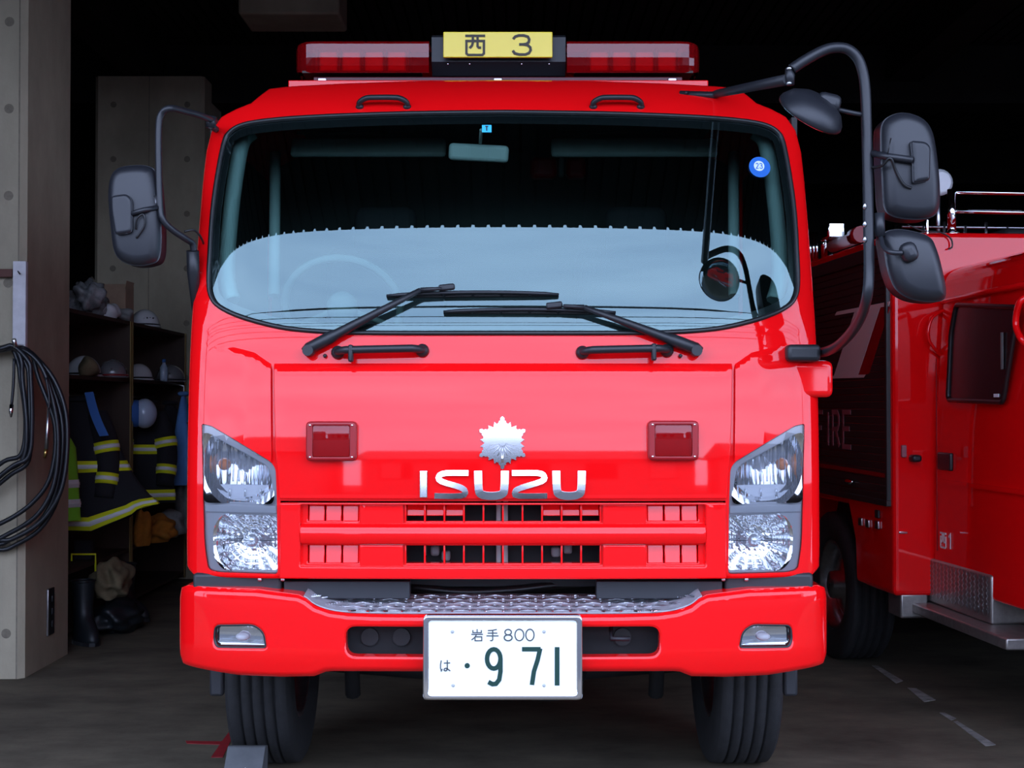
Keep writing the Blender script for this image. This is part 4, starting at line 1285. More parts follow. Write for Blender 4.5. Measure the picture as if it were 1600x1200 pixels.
# ---- wheels, axle, chassis
def wheel(name, x, y, r, wd, parent, side, rib=True, axis=(1, 0, 0)):
    prof = []
    hw = wd / 2
    if rib:
        prof = [(r * 0.60, -hw * 0.80), (r * 0.72, -hw * 0.98), (r * 0.86, -hw), (r * 0.95, -hw * 0.97), (r * 0.985, -hw * 0.88)]
        xs = [-0.86, -0.52, -0.48, -0.40, -0.36, -0.04, 0.04, 0.36, 0.40, 0.48, 0.52, 0.86]
        gro = [(-.50, .05), (-.17, .05), (.17, .05), (.50, .05)]
        cur = -0.86
        prof.append((r * 0.992, -hw * 0.86))
        for g, gw in gro:
            prof += [(r, hw * (g - gw)), (r - 0.014, hw * (g - gw * 0.6)), (r - 0.014, hw * (g + gw * 0.6)), (r, hw * (g + gw))]
        prof += [(r * 0.992, hw * 0.86), (r * 0.985, hw * 0.88), (r * 0.95, hw * 0.97), (r * 0.86, hw), (r * 0.72, hw * 0.98), (r * 0.60, hw * 0.80)]
    t = MB().lathe(prof, (x, y, r), axis, 48, caps=False).obj(name, 'tyre', parent)
    rim = [(r * 0.61, -hw * 0.82), (r * 0.57, -hw * 0.82), (r * 0.54, -hw * 0.3), (r * 0.30, side * hw * 0.35), (r * 0.26, side * hw * 0.5), (r * 0.05, side * hw * 0.5)]
    MB().lathe([(r * 0.61, -hw * 0.82), (r * 0.565, -hw * 0.80), (r * 0.55, 0), (r * 0.565, hw * 0.80), (r * 0.61, hw * 0.82)], (x, y, r), axis, 36, caps=False).obj('rim', 'brushed_steel', t)
    MB().lathe([(r * 0.55, 0.0), (r * 0.34, side * hw * 0.4), (r * 0.20, side * hw * 0.5), (r * 0.18, side * hw * 0.9), (r * 0.02, side * hw * 0.95)], (x, y, r), axis, 30, caps=False).obj('hub', 'brushed_steel', t)
    return t
for s in (-1, 1):
    wheel('front_wheel', s * 0.935, 1.1, 0.46, 0.255, truck, s)
    wheel('rear_wheel', s * 0.90, 4.6, 0.46, 0.30, truck, s)
    # wheel arch liner
    ar = [(1.1 + 0.56 * math.cos(a), 0.46 + 0.56 * math.sin(a)) for a in [math.pi * (0.02 + 0.96 * i / 14) for i in range(15)]]
    ar += [(1.1 + 0.53 * math.cos(a), 0.46 + 0.53 * math.sin(a)) for a in [math.pi * (0.98 - 0.96 * i / 14) for i in range(15)]]
    bq = MB()
    n = 15
    vs = [(xx, y, z) for xx in (s * 0.74, s * 1.07) for y, z in ar]
    fs = []
    for i in range(14):
        fs += [(i, i + 1, 30 + i + 1, 30 + i), (29 - i, 28 - i, 58 - i, 59 - i)]
        fs += [(i, 29 - i, 28 - i, i + 1), (30 + i, 31 + i, 58 - i, 59 - i)]
    bq.add(vs, fs); bq.obj('wheel_arch', 'chassis', truck)
    MB().box((s * 0.38, 3.2, 0.72), (0.08, 6.0, 0.22)).obj('chassis_rail', 'chassis', truck)
    b = MB()
    for i in range(4):
        b.box((s * 0.44, 1.1, 0.52 - i * 0.014), (0.08, 1.3 - 0.22 * i, 0.012))
    b.obj('leaf_spring', 'chassis', truck)
    MB().tube([(s * 0.60, 0.92, 0.30), (s * 0.60, 0.80, 0.62)], 0.03, 8).obj('damper', 'chassis', truck)
    a = PW(344, 1065, 0.45)
    MB().rbox((s * (abs(a.x) - 0.0), 0.40, a.z + 0.03), (0.05, 0.04, 0.14), 0.01).obj('mud_flap_bracket', 'valance', truck)
MB().tube([(-0.80, 1.1, 0.42), (-0.3, 1.1, 0.38), (0.3, 1.1, 0.38), (0.80, 1.1, 0.42)], 0.055, 10).obj('front_axle', 'chassis', truck)
MB().ball((0.18, 1.1, 0.40), (0.17, 0.16, 0.16), 16, 10).obj('differential', 'chassis', truck)
MB().box((0, 1.2, 0.85), (0.7, 1.0, 0.35)).obj('engine_block', 'chassis', truck)
MB().rbox((0, 0.5, 0.50), (0.5, 0.5, 0.14), 0.03).obj('sump_guard', 'chassis', truck)
# rear body
MB().rbox((0, 4.3, 1.62), (2.10, 4.4, 1.75), 0.03).obj('rear_body', 'paint', truck)
for s in (-1, 1):
    a_ = [(0.55, 1.60), (1.45, 1.60), (1.45, 2.32), (0.80, 2.32)]
    pl = roundpoly(a_, 0.05)
    o_ = MB().prism(pl, lambda u, v, h: (s * (CW + h), u, v), -0.004, 0.004).obj('side_window', 'frit', truck)
    MB().rbox((s * (CW + 0.006), 1.40, 1.45), (0.02, 0.16, 0.05), 0.008).obj('door_handle', 'black_plastic', truck)

# ------------------------------------------------------------------ the second fire engine on the right
YAW = R(4.7)
o2 = PW(1396, 700, 2.25)
T2O = Vector((o2.x, 2.25, 0))
eng2 = thing('fire_engine', T2O, 'red fire engine parked on the right with dark roller shutter and checker plate step', 'fire truck', 'fire engines in the garage', rotz=YAW, local=True)
_inv = Matrix.Rotation(-YAW, 3, 'Z')
def L2s(px, py, lx):
    """point of the engine's own frame on its side plane"""
    o_ = _inv @ (Vector((CX, CY, CZ)) - T2O); d = _inv @ ray(px, py)
    return o_ + d * ((lx - o_.x) / d.x)
def L2f(px, py, ly):
    o_ = _inv @ (Vector((CX, CY, CZ)) - T2O); d = _inv @ ray(px, py)
    return o_ + d * ((ly - o_.y) / d.y)

zt2 = L2f(1396, 362, 0).z
zb2 = L2f(1396, 932, 0).z
zsh0, zsh1 = L2s(1388, 783, 0).z, L2s(1365, 407, 0).z
LW = 2.15
wy = 1.18
ww0, ww1 = L2s(1337, 850, 0).y, 1.75
# rear body: a shell with the wheel opening left free
pr = [(0, zb2), (ww0, zb2), (ww0 + 0.02, zsh0 - 0.24), (ww0 + 0.13, zsh0 - 0.06), (ww1 - 0.13, zsh0 - 0.06), (ww1 - 0.02, zsh0 - 0.24), (ww1, zb2), (4.2, zb2), (4.2, zt2), (0, zt2)]
body2 = MB().prism(pr, lambda u, v, h: (h, u, v), 0.0, LW).obj('rear_body', 'paint', eng2)
bv = body2.modifiers.new('rounding', 'BEVEL'); bv.width = 0.025; bv.segments = 3; bv.limit_method = 'ANGLE'; bv.angle_limit = R(50)
MB().box((LW / 2, (ww0 + ww1) / 2, 0.62), (LW - 0.5, ww1 - ww0 - 0.05, 0.5)).obj('wheel_box', 'chassis', eng2)
for s, x in ((-1, 0.17), (1, LW - 0.17)):
    wheel('rear_wheel', x, wy, 0.42, 0.26, eng2, s)
# roller shutter: frame and slats
sy1 = 1.95
for nm, c, sz in (('shutter_rail', (-0.006, 0.055, (zsh0 + zsh1) / 2), (0.03, 0.03, zsh1 - zsh0)), ('shutter_rail', (-0.006, sy1, (zsh0 + zsh1) / 2), (0.03, 0.03, zsh1 - zsh0)),
                  ('shutter_box', (-0.010, (sy1 + 0.055) / 2, zsh1 + 0.03), (0.035, sy1 - 0.02, 0.07)), ('shutter_sill', (-0.008, (sy1 + 0.055) / 2, zsh0 - 0.01), (0.03, sy1 - 0.02, 0.03))):
    MB().rbox(c, sz, 0.005).obj(nm, 'shutter_dark', eng2)
ns = 32
sh = (zsh1 - zsh0) / ns
sm = MB().rbox((0, 0, 0), (0.014, sy1 - 0.09, sh * 0.94), 0.004, seg=1).obj('slat', 'shutter_dark', eng2)
sm.location = (-0.002, (sy1 + 0.055) / 2, zsh0 + sh / 2)
for i in range(1, ns):
    c = sm.copy(); COL.objects.link(c)
    c.location = (-0.002, (sy1 + 0.055) / 2, zsh0 + sh * (i + 0.5))
def on2(lx):
    return lambda u, v, h: (lx + h, u, v)
def poly2(px, lx=-0.011):
    return [(p.y, p.z) for p in (L2s(a, b, lx) for a, b in px)]
MB().prism(poly2([(1376, 481), (1391, 479), (1358, 584), (1341, 587)]), on2(-0.011), -0.0015, 0.001).obj('letter_shadow', 'red_dull', eng2)
MB().prism(poly2([(1336, 486), (1376, 479), (1341, 587), (1303, 589)]), on2(-0.012), -0.0015, 0.001).obj('letter_stem', 'letter_white', eng2)
MB().prism(poly2([(1305, 493), (1308, 487), (1391, 471), (1389, 478)]), on2(-0.0125), -0.0015, 0.001).obj('letter_serif', 'letter_white', eng2)
MB().prism(poly2([(1283, 592), (1286, 588), (1353, 585), (1350, 590)]), on2(-0.0125), -0.0015, 0.001).obj('letter_serif', 'letter_white', eng2)
MB().prism(poly2([(1270, 722), (1384, 740), (1384, 746), (1270, 728)]), on2(-0.012), -0.0015, 0.001).obj('red_stripe', 'red_dull', eng2)
for ch, x0, x1 in (('F', 1276, 1286), ('I', 1288, 1300), ('R', 1300, 1312), ('E', 1316, 1330)):
    a, c_ = L2s(x0, 694 + (x0 - 1276) * 0.09, -0.012), L2s(x1, 644, -0.012)
    # along the side the engine's rear lies to the left in view, so the word runs against local y
    glyph(ch, 0, a.z, abs(c_.y - a.y), c_.z - a.z, 0.026, lambda u, v, h, a=a: (-0.012 + h, a.y - u, v), -0.0015, 0.001, 'side_lettering', 'letter_pink', eng2)
p = L2s(1326, 752, -0.02)
MB().ball((p.x, p.y, p.z), (0.02, 0.07, 0.02), 10, 6).obj('shutter_handle', 'chrome', eng2)
# hinges and latch on the skirt panel
for px, py in ((1345, 815), (1356, 818), (1371, 803), (1371, 820)):
    p = L2s(px, py, -0.006)
    MB().rbox((-0.006, p.y, p.z), (0.014, 0.05, 0.04), 0.004).obj('skirt_latch', 'valance' if py == 803 else 'brushed_steel', eng2)
# bulkhead fittings facing the camera
p = L2f(1412, 705, -0.01)
MB().rbox((p.x, -0.01, p.z), (0.025, 0.02, 0.06), 0.004).obj('caution_label', 'letter_pink', eng2)
p = L2f(1429, 716, -0.02)
MB().rbox((p.x, -0.03, p.z), (0.05, 0.06, 0.035), 0.012).obj('marker_lamp', 'black_plastic', eng2)
p = L2f(1411, 832, -0.005)
MB().rbox((p.x, -0.005, p.z), (0.045, 0.012, 0.012), 0.003).obj('chrome_tag', 'chrome', eng2)
p0, p1 = L2f(1402, 935, 0.1), L2f(1435, 912, 0.1)
MB().rbox(((p0.x + p1.x) / 2, 0.10, zb2 + 0.0 - 0.05), (0.14, 0.18, 0.12), 0.01).obj('skirt_end', 'step_metal', eng2)
MB().tube(crom([L2f(1418, 351, -0.02), L2f(1440, 360, -0.02), L2f(1468, 363, -0.02), L2f(1485, 372, -0.02), L2f(1488, 385, -0.02), L2f(1482, 389, -0.02)], 5), 0.004, 6).obj('cable', 'rubber', eng2)
p = L2f(1448, 358, -0.01)
MB().rbox((p.x, -0.012, p.z + 0.01), (0.014, 0.02, 0.075), 0.004).obj('post_foot', 'chrome', eng2)

# cab of the second engine
CXL = L2f(1456, 650, 0.0).x
roof_z = L2s(1500, 437, CXL + 0.05).z
rz2 = L2s(1600, 398, CXL + 0.05).z
roofz = (roof_z + rz2) / 2 + 0.085
zc0 = L2s(1462, 862, CXL).z - 0.15
cyl = -2.15
prc = roundpoly([(CXL, zc0), (LW - CXL, zc0), (LW - CXL - 0.01, 1.35), (LW - CXL - 0.06, roofz - 0.06), (LW - CXL - 0.22, roofz), (CXL + 0.22, roofz), (CXL + 0.06, roofz - 0.06), (CXL + 0.01, 1.35)], [.02, .02, .1, .06, .1, .1, .06, .1])
cab2 = MB().prism(prc, lambda u, v, h: (u, h, v), cyl, -0.03).obj('cab_shell', 'paint', eng2)
# gutter rail over the door
g0, g1 = L2s(1492, 470, CXL + 0.02), L2s(1600, 440, CXL + 0.02)
MB().tube([(CXL + 0.035, -0.06, g0.z + 0.01), (CXL + 0.03, -0.5, g0.z + 0.015), (CXL + 0.03, cyl + 0.1, g0.z + 0.015)], 0.014, 8).obj('roof_gutter', 'paint', eng2)
# door outline, window and handles
wpx = [(1484, 625), (1571, 629), (1592, 480), (1494, 476), (1487, 520)]
wpl = roundpoly([(p.y, p.z) for p in (L2s(a, b, CXL) for a, b in wpx)], 0.03)
dw = MB().prism(wpl, lambda u, v, h: (CXL - 0.004 + 0.010 * max(0, (v - 1.35)) / 0.5 + h, u, v), -0.006, 0.004).obj('door_window', 'frit', eng2)
q = [(CXL - 0.012 + 0.010 * max(0, (v - 1.35)) / 0.5, u, v) for u, v in wpl]
MB().tube(q, 0.012, 6, closed=True).obj('window_rubber', 'rubber', eng2)
p0, p1 = L2s(1560, 520, CXL - 0.012), L2s(1570, 577, CXL - 0.012)
MB().rbox((CXL - 0.010, (p0.y + p1.y) / 2, (p0.z + p1.z) / 2), (0.004, 0.022, p0.z - p1.z), 0.001).obj('window_sticker', 'visor', eng2)
p = L2s(1556, 618, CXL - 0.012)
MB().rbox((CXL - 0.010, p.y, p.z), (0.004, 0.05, 0.015), 0.001).obj('window_sticker', 'sticker_white', eng2)
p = L2s(1477, 721, CXL)
MB().rbox((CXL, p.y, p.z), (0.02, 0.16, 0.085), 0.008, seg=3).obj('door_handle', 'black_plastic', eng2)
for a, b_ in (((1463, 560), (1463, 860)),):
    p0, p1 = L2s(*a, CXL), L2s(*b_, CXL)
    MB().box((CXL - 0.0005, p0.y, (p0.z + p1.z) / 2), (0.003, 0.008, p0.z - p1.z)).obj('door_seam', 'red_dull', eng2)
p0 = L2s(1470, 752, CXL)
MB().box((CXL - 0.001, (p0.y + cyl) / 2, p0.z), (0.012, abs(p0.y - cyl) - 0.05, 0.02)).obj('door_crease', 'paint', eng2)
# wire grab rails
MB().tube(crom([L2f(1483, 481, -0.02), L2f(1460, 493, -0.05), L2f(1452, 508, -0.06), L2f(1450, 527, -0.06), L2f(1458, 542, -0.05), L2f(1470, 556, -0.02)], 4), 0.008, 8).obj('grab_rail', 'paint', eng2)
MB().tube(crom([L2s(1606, 462, CXL - 0.03), L2s(1594, 472, CXL - 0.06), L2s(1588, 492, CXL - 0.06), L2s(1588, 512, CXL - 0.06), L2s(1596, 530, CXL - 0.06), L2s(1606, 540, CXL - 0.03)], 4), 0.014, 8).obj('grab_rail', 'paint', eng2)
# unit number on the door
for ch, x0, x1, y0, y1 in (('西', 1469, 1478, 833, 855), ('1s', 1481, 1488, 836, 857)):
    a, c_ = L2s(x0, y1, CXL - 0.002), L2s(x1, y0, CXL - 0.002)
    glyph(ch, 0, a.z, abs(c_.y - a.y), c_.z - a.z, 0.009, lambda u, v, h, a=a: (CXL - 0.002 + h, a.y - u, v), -0.001, 0.002, 'unit_number', 'letter_white', eng2)
p = L2s(1453, 811, CXL)
MB().rbox((CXL - 0.004, p.y + 0.03, p.z), (0.006, 0.03, 0.03), 0.002).obj('door_tag', 'letter_white', eng2)
# checker plate step under the cab
zs0, zs1 = L2s(1560, 1010, CXL - 0.10).z, L2s(1560, 995, CXL - 0.10).z
yn = L2s(1572, 1004, CXL - 0.10).y
yfr = L2s(1398, 940, CXL - 0.10).y
step = MB().rbox((CXL + 0.02, (yn + yfr) / 2, (zs0 + zs1) / 2), (0.24, yfr - yn, 0.05), 0.008).obj('foot_step', 'step_metal', eng2)
zt_s = L2s(1440, 866, CXL).z
y0s, y1s = L2s(1548, 950, CXL - 0.01).y, L2s(1438, 900, CXL - 0.01).y
MB().rbox((CXL + 0.09, (y0s + y1s) / 2, (zt_s + zs1) / 2), (0.20, y1s - y0s, zt_s - zs1 - 0.01), 0.012).obj('step_box', 'step_metal', eng2)
b = MB()
hh = zt_s - zs1 - 0.06
nv, nu = 14, 18
for i in range(nu):
    for j in range(nv):
        y = y0s + 0.04 + (y1s - y0s - 0.08) * i / (nu - 1); z = zs1 + 0.05 + hh * 0.92 * j / (nv - 1)
        b.box((CXL - 0.0115, y, z), (0.002, 0.026, 0.005), Matrix.Rotation(R(45 if (i + j) % 2 else -45), 3, 'X'))
b.obj('step_pattern', 'brushed_steel', step, kind='stuff')
for py in (0.35, 0.75):
    MB().box((CXL + 0.4, y0s + (y1s - y0s) * py, (zs1 + 0.3)), (0.5, 0.05, 0.5)).obj('step_bracket', 'chassis', eng2)
MB().box((LW / 2, -0.9, 0.62), (1.3, 2.2, 0.25)).obj('cab_frame', 'chassis', eng2)
MB().box((LW / 2, 2.2, 0.55), (0.9, 4.0, 0.25)).obj('chassis_rail', 'chassis', eng2)
for s, x in ((-1, CXL + 0.17), (1, LW - CXL - 0.17)):
    wheel('front_wheel', x, -1.55, 0.42, 0.24, eng2, s)
# chrome rails, ladder gear and fittings on the roof of the rear body
px_post = L2f(1487, 355, 0.10)
rl = []
for i in range(5):
    yy = 0.10
for k, zz in enumerate((L2f(1487, 300, 0.10).z, L2f(1487, 330, 0.10).z)):
    MB().tube([(px_post.x - 0.01, 0.10, zz), (LW - 0.2, 0.10, zz - 0.01)], 0.011, 8).obj('roof_rail', 'chrome', eng2)
for x in (px_post.x, px_post.x + 0.7, LW - 0.25):
    MB().tube([(x, 0.10, zt2), (x, 0.10, L2f(1487, 296, 0.10).z)], 0.022, 10).obj('rail_post', 'chrome', eng2)
    MB().lathe([(0.045, 0), (0.04, 0.012), (0.025, 0.016)], (x, 0.10, zt2), (0, 0, 1), 14).obj('post_base', 'chrome', eng2)
for i in range(5):
    x = px_post.x + 0.12 + 0.12 * i
    MB().tube([(x, 0.8, zt2), (x, 0.8, zt2 + 0.14 + 0.02 * (i % 2))], 0.010, 6).obj('ladder_post', 'brushed_steel', eng2)
for zz in (0.06, 0.13):
    MB().tube([(px_post.x, 0.8, zt2 + zz), (LW - 0.3, 0.8, zt2 + zz)], 0.008, 6).obj('ladder_rail', 'brushed_steel', eng2)
MB().rbox((LW * 0.62, 1.2, zt2 + 0.06), (0.9, 1.0, 0.12), 0.03).obj('roof_locker', 'chassis', eng2)
p = L2f(1400, 352, 0.2)
MB().tube([(p.x, 0.2, zt2), (p.x, 0.2, zt2 + 0.06)], 0.015, 8).obj('roof_stub', 'chrome', eng2)
p = L2f(1471, 284, 0.9)
lp = MB().lathe([(0.055, 0.0), (0.075, 0.02), (0.072, 0.07), (0.03, 0.10)], (p.x, 0.9, p.z), (0, 1, 0), 20).obj('search_light', 'lamp_white', eng2)
MB().tube([(p.x, 0.95, p.z), (p.x, 0.95, zt2)], 0.014, 8).obj('lamp_post', 'brushed_steel', lp)
p = L2s(1294, 372, 0.03)
for i, (px, r, top) in enumerate(((1260, .013, 358), (1266, .010, 362), (1271, .010, 362), (1276, .010, 363), (1288, .020, 356))):
    q0, q1 = L2s(px, 398 - (px - 1260) * 0.3, 0.03), L2s(px, top, 0.03)
    MB().tube([(0.03, q1.y, zt2 - 0.02), (0.03, q1.y, q1.z)], r, 8).obj('pump_pipe', 'chrome', eng2)
p = L2s(1295, 362, 0.0)
MB().rbox((0.02, p.y, p.z), (0.10, 0.16, 0.09), 0.01).obj('valve_cap', 'chrome', eng2)
p0, p1 = L2s(1298, 385, 0.02), L2s(1334, 372, 0.02)
MB().tube([(0.03, p0.y, (p0.z + p1.z) / 2), (0.03, p1.y, (p0.z + p1.z) / 2)], 0.035, 12).obj('tube_lamp', 'lamp_white', eng2)
p = L2s(1338, 369, 0.02)
MB().tube([(0.03, p.y - 0.05, (p0.z + p1.z) / 2 + 0.01), (0.03, p.y + 0.06, (p0.z + p1.z) / 2 + 0.01)], 0.045, 12).obj('lamp_cap', 'red_dull', eng2)

# ------------------------------------------------------------------ things by the near pillar
hb = thing('hose_bracket', (-2.75, 2.75, 0), 'white wall bracket on the near pillar holding black hoses', 'bracket')
a, c_ = PW(20, 408, 2.74), PW(40, 552, 2.74)
MB().rbox(((a.x + c_.x) / 2, 2.755, (a.z + c_.z) / 2), (c_.x - a.x, 0.035, a.z - c_.z), 0.004).obj('upright', 'bracket_white', hb)
MB().tube([PW(28, 424, 2.735), PW(31, 428, 2.70)], 0.004, 6).obj('hook', 'black_plastic', hb)
p = PW(30, 540, 2.7)
MB().tube([(p.x, 2.76, p.z), (p.x, 2.64, p.z - 0.005), (p.x, 2.62, p.z + 0.03)], 0.012, 8).obj('peg', 'brushed_steel', hb)
a, c_ = PW(-90, 420, 2.76), PW(19, 433, 2.76)
MB().rbox(((a.x + c_.x) / 2, 2.775, (a.z + c_.z) / 2), (c_.x - a.x, 0.03, a.z - c_.z), 0.004).obj('cross_bar', 'rust_bar', hb)
hs_ = thing('air_hose', (-2.8, 2.7, 0), 'coiled black rubber hoses hanging on the near concrete pillar', 'hose')
rnd = random.Random(3)
def loop_(right, bottom, left, dy, wob, seed):
    """one hanging loop: over the bracket, down the right side, round the bottom and up on the left"""
    rr = random.Random(seed)
    j = lambda k: rr.uniform(-k, k)
    pts = [(22 + j(4), 543 + j(3)), (min(48, right - 8) + j(2), 553 + (0 if right > 60 else 14) + j(3)), (right - (22 if right > 60 else 4) + j(3), 590 + j(5)), (right + j(2), 660 + j(8)), (right - 5 + j(2), 660 + (bottom - 660) * 0.5), (right - 32, bottom - 36),
           (right - 75 + j(4), bottom - 5), (right - 110, bottom + j(3)), (left + 30, bottom - 30), (left, (600 + bottom) / 2), (left + 8, 620), (left + 50, 562), (5 + j(4), 545 + j(3))]
    y = 2.735 - dy
    return crom([PW(a, b_, y + j(wob)) for a, b_ in pts], 6, True)
for i, (rt, bt_, lf, dy) in enumerate(((101, 855, -120, 0.00), (97, 847, -116, 0.02), (104, 842, -124, 0.035), (92, 838, -112, 0.05), (84, 820, -108, 0.02), (48, 778, -120, 0.055), (42, 772, -124, 0.075), (52, 764, -116, 0.09), (38, 757, -120, 0.04))):
    MB().tube(loop_(rt, bt_, lf, dy, 0.006, i), 0.0125, 8, closed=True).obj('hose_loop', 'hose', hs_)
e1 = MB().tube(crom([PW(22, 560, 2.66), PW(21, 600, 2.66), PW(18, 634, 2.66)], 4), 0.008, 8).obj('hose_end', 'hose', hs_)
MB().tube([PW(18, 632, 2.66), PW(17, 644, 2.66), PW(17, 652, 2.66)], [0.012, 0.011, 0.006], 10).obj('coupling', 'chrome', e1)
e2 = MB().tube(crom([PW(72, 590, 2.66), PW(77, 620, 2.66), PW(76, 640, 2.66)], 4), 0.007, 8).obj('hose_end', 'hose', hs_)
MB().tube([PW(76, 636, 2.66), PW(74, 675, 2.66), PW(72, 703, 2.66)], [0.007, 0.010, 0.011], 10).obj('blow_gun', 'brushed_steel', e2)
MB().tube([PW(72, 702, 2.66), PW(70, 715, 2.66)], [0.012, 0.008], 10).obj('coupling', 'brass', e2)

# ------------------------------------------------------------------ lockers along the left wall
LX = -2.70                       # open front of the lockers
LB = -3.40
ZT, ZM = 2.05, 1.64
def locker(y0, y1, label):
    t = thing('locker', ((LX + LB) / 2, (y0 + y1) / 2, 0), label, 'locker', 'gear lockers along the left wall')
    for y, nm in ((y0 + 0.012, 'side_panel'), (y1 - 0.012, 'side_panel')):
        MB().box(((LX + LB) / 2, y, 1.035), (LX - LB, 0.024, 2.03)).obj(nm, 'wood_dark', t)
        MB().box((LX + 0.004, y, 1.035), (0.008, 0.026, 2.03)).obj('edge_strip', 'wood_edge', t)
    MB().box((LB + 0.01, (y0 + y1) / 2, 1.035), (0.02, y1 - y0 - 0.05, 2.03)).obj('back_panel', 'wood_dark', t)
    for z, nm in ((ZT - 0.012, 'top_shelf'), (ZM - 0.012, 'helmet_shelf'), (0.42, 'low_shelf'), (0.06, 'bottom_shelf')):
        MB().box(((LX + LB) / 2, (y0 + y1) / 2, z), (LX - LB - 0.002, y1 - y0 - 0.05, 0.024)).obj(nm, 'wood_dark', t)
    MB().tube([((LX + LB) / 2 + 0.1, y0 + 0.03, 1.52), ((LX + LB) / 2 + 0.1, y1 - 0.03, 1.52)], 0.012, 8).obj('hanging_rod', 'brushed_steel', t)
    return t
locker(3.66, 5.40, 'dark wooden gear locker nearer the concrete pillar, yellow striped jacket inside')
locker(5.42, 7.08, 'dark wooden gear locker at the far end, light blue shirt hanging inside')

def yline(px, x):
    """depth at which the line of sight of column px meets the plane x"""
    d = ray(px, 600)
    return CY + d.y * (x - CX) / d.x

def helmet(px, py_b, z, x, r, mat, label, rotz=0.0, extra=None):
    y = yline(px, x)
    t = thing('helmet', (x, y, z), label, 'helmet', 'helmets on the locker shelves')
    b = MB()
    n, m = 20, 9
    vs, fs = [], []
    for i in range(m + 1):
        a = math.pi / 2 * i / m
        for k in range(n):
            b_ = 2 * math.pi * k / n
            vs.append((x + r * 0.95 * math.sin(a) * math.cos(b_ + rotz), y + r * 1.08 * math.sin(a) * math.sin(b_ + rotz), z + 0.02 + r * 1.05 * math.cos(a)))
    for k in range(n):
        b_ = 2 * math.pi * k / n
        f = 1.16 if math.cos(b_) > 0.2 else 1.08
        vs.append((x + r * 0.95 * f * math.cos(b_ + rotz), y + r * 1.08 * f * math.sin(b_ + rotz), z + 0.004))
    for i in range(m + 1):
        for k in range(n):
            l = (k + 1) % n
            fs.append((i * n + k, (i + 1) * n + k, (i + 1) * n + l, i * n + l))
    b.add(vs, fs, True)
    b.obj('shell', mat, t)
    q = [(x + r * 0.97 * math.cos(2 * math.pi * k / 24), y + r * 1.10 * math.sin(2 * math.pi * k / 24), z + 0.022) for k in range(24)]
    MB().tube(q, 0.006, 6, closed=True).obj('rim_band', 'black_plastic' if extra != 'red' else 'red_dull', t)
    MB().tube([(x + r * 0.2, y - r * 1.0, z + r * 0.55), (x, y - r * 0.2, z + r * 1.08), (x, y + r * 0.8, z + r * 0.8)], 0.007, 6).obj('crest', mat, t)
    if extra == 'dots':
        for i in range(3):
            MB().ball((x + r * 0.55 + 0.0 * i, y - r * 0.78 + 0.045 * i * 0 , z + r * 0.62 - 0.0 * i), 0.004, 6, 5).obj('vent_dot', 'black_plastic', t) if i == 1 else MB().ball((x + r * (0.38 + 0.17 * i), y - r * (0.88 - 0.12 * i), z + r * 0.60), 0.007, 6, 5).obj('vent_dot', 'black_plastic', t)
    return t
helmet(226, 518, ZT, -2.80, 0.115, 'helmet_white', 'white helmet with three black dots on top of the lockers', extra='dots')
helmet(131, 585, ZM, -2.84, 0.118, 'helmet_white', 'white helmet on the shelf nearest the concrete pillar')
helmet(176, 585, ZM, -2.765, 0.108, 'helmet_silver', 'silver helmet with red band beside the locker divider', extra='red')
helmet(217, 590, ZM, -2.82, 0.105, 'helmet_white', 'off white helmet just right of the locker divider')
helmet(266, 592, ZM, -2.78, 0.125, 'helmet_silver', 'silver helmet behind the small plastic bottle')
# bits on the shelves
def blob(name, c, size, mat, label, cat, seed, group=None, res=4, amp=0.22, fq=(2, 6)):
    """a crumpled soft thing"""
    bm = bmesh.new()
    bmesh.ops.create_icosphere(bm, subdivisions=res, radius=1.0)
    rr = random.Random(seed)
    ks = [(Vector((rr.uniform(-1, 1), rr.uniform(-1, 1), rr.uniform(-1, 1))).normalized() * rr.uniform(*fq), rr.random() * 6) for _ in range(7)]
    for v in bm.verts:
        k = 1 + amp * sum(math.sin(v.co.dot(a) + p) for a, p in ks) / 3
        v.co = Vector((v.co.x * size[0] / 2, v.co.y * size[1] / 2, v.co.z * size[2] / 2)) * k
    zmin = min(v.co.z for v in bm.verts)
    for v in bm.verts:
        if v.co.z < zmin * 0.7: v.co.z = zmin * 0.7
    me = bpy.data.meshes.new(name); bm.to_mesh(me); bm.free()
    me.polygons.foreach_set('use_smooth', [True] * len(me.polygons))
    me.materials.append(M[mat])
    o = bpy.data.objects.new(name, me); COL.objects.link(o)
    o.location = (c[0], c[1], c[2] - zmin * 0.7)
    return tag(o, label, cat, group)
x = -2.86
y = yline(183, x)
cb = thing('cardboard_box', (x, y, ZT), 'brown cardboard box standing on top of the lockers', 'box')
MB().rbox((x, y, ZT + 0.14), (0.18, 0.22, 0.28), 0.004).obj('carton', 'cardboard', cb)
MB().box((x + 0.092, y - 0.02, ZT + 0.275), (0.004, 0.2, 0.06), Matrix.Rotation(R(12), 3, 'Y')).obj('flap', 'cardboard', cb)
blob('plastic_bag', (-2.84, yline(136, -2.84), ZT), (0.22, 0.36, 0.24), 'plastic_bag', 'crumpled clear plastic bag on the lockers beside the pillar', 'bag', 5, amp=0.3, fq=(4, 12))
blob('white_cloth', (-2.755, yline(172, -2.755), ZT), (0.13, 0.20, 0.13), 'helmet_white', 'white folded cloth in front of the cardboard box', 'cloth', 8)
blob('grey_cloth', (-2.77, yline(190, -2.77), ZT), (0.14, 0.20, 0.11), 'cloth_grey', 'grey crumpled cloth between cardboard box and white helmet', 'cloth', 9)
mk = blob('breathing_mask', (-2.745, yline(139, -2.745), ZM + 0.002), (0.12, 0.18, 0.14), 'cloth_tan', 'brown breathing mask lying in front of the white helmet', 'mask', 11)
bt = thing('plastic_bottle', (-2.74, yline(256, -2.74), ZM), 'small pale blue plastic bottle on the helmet shelf', 'bottle')
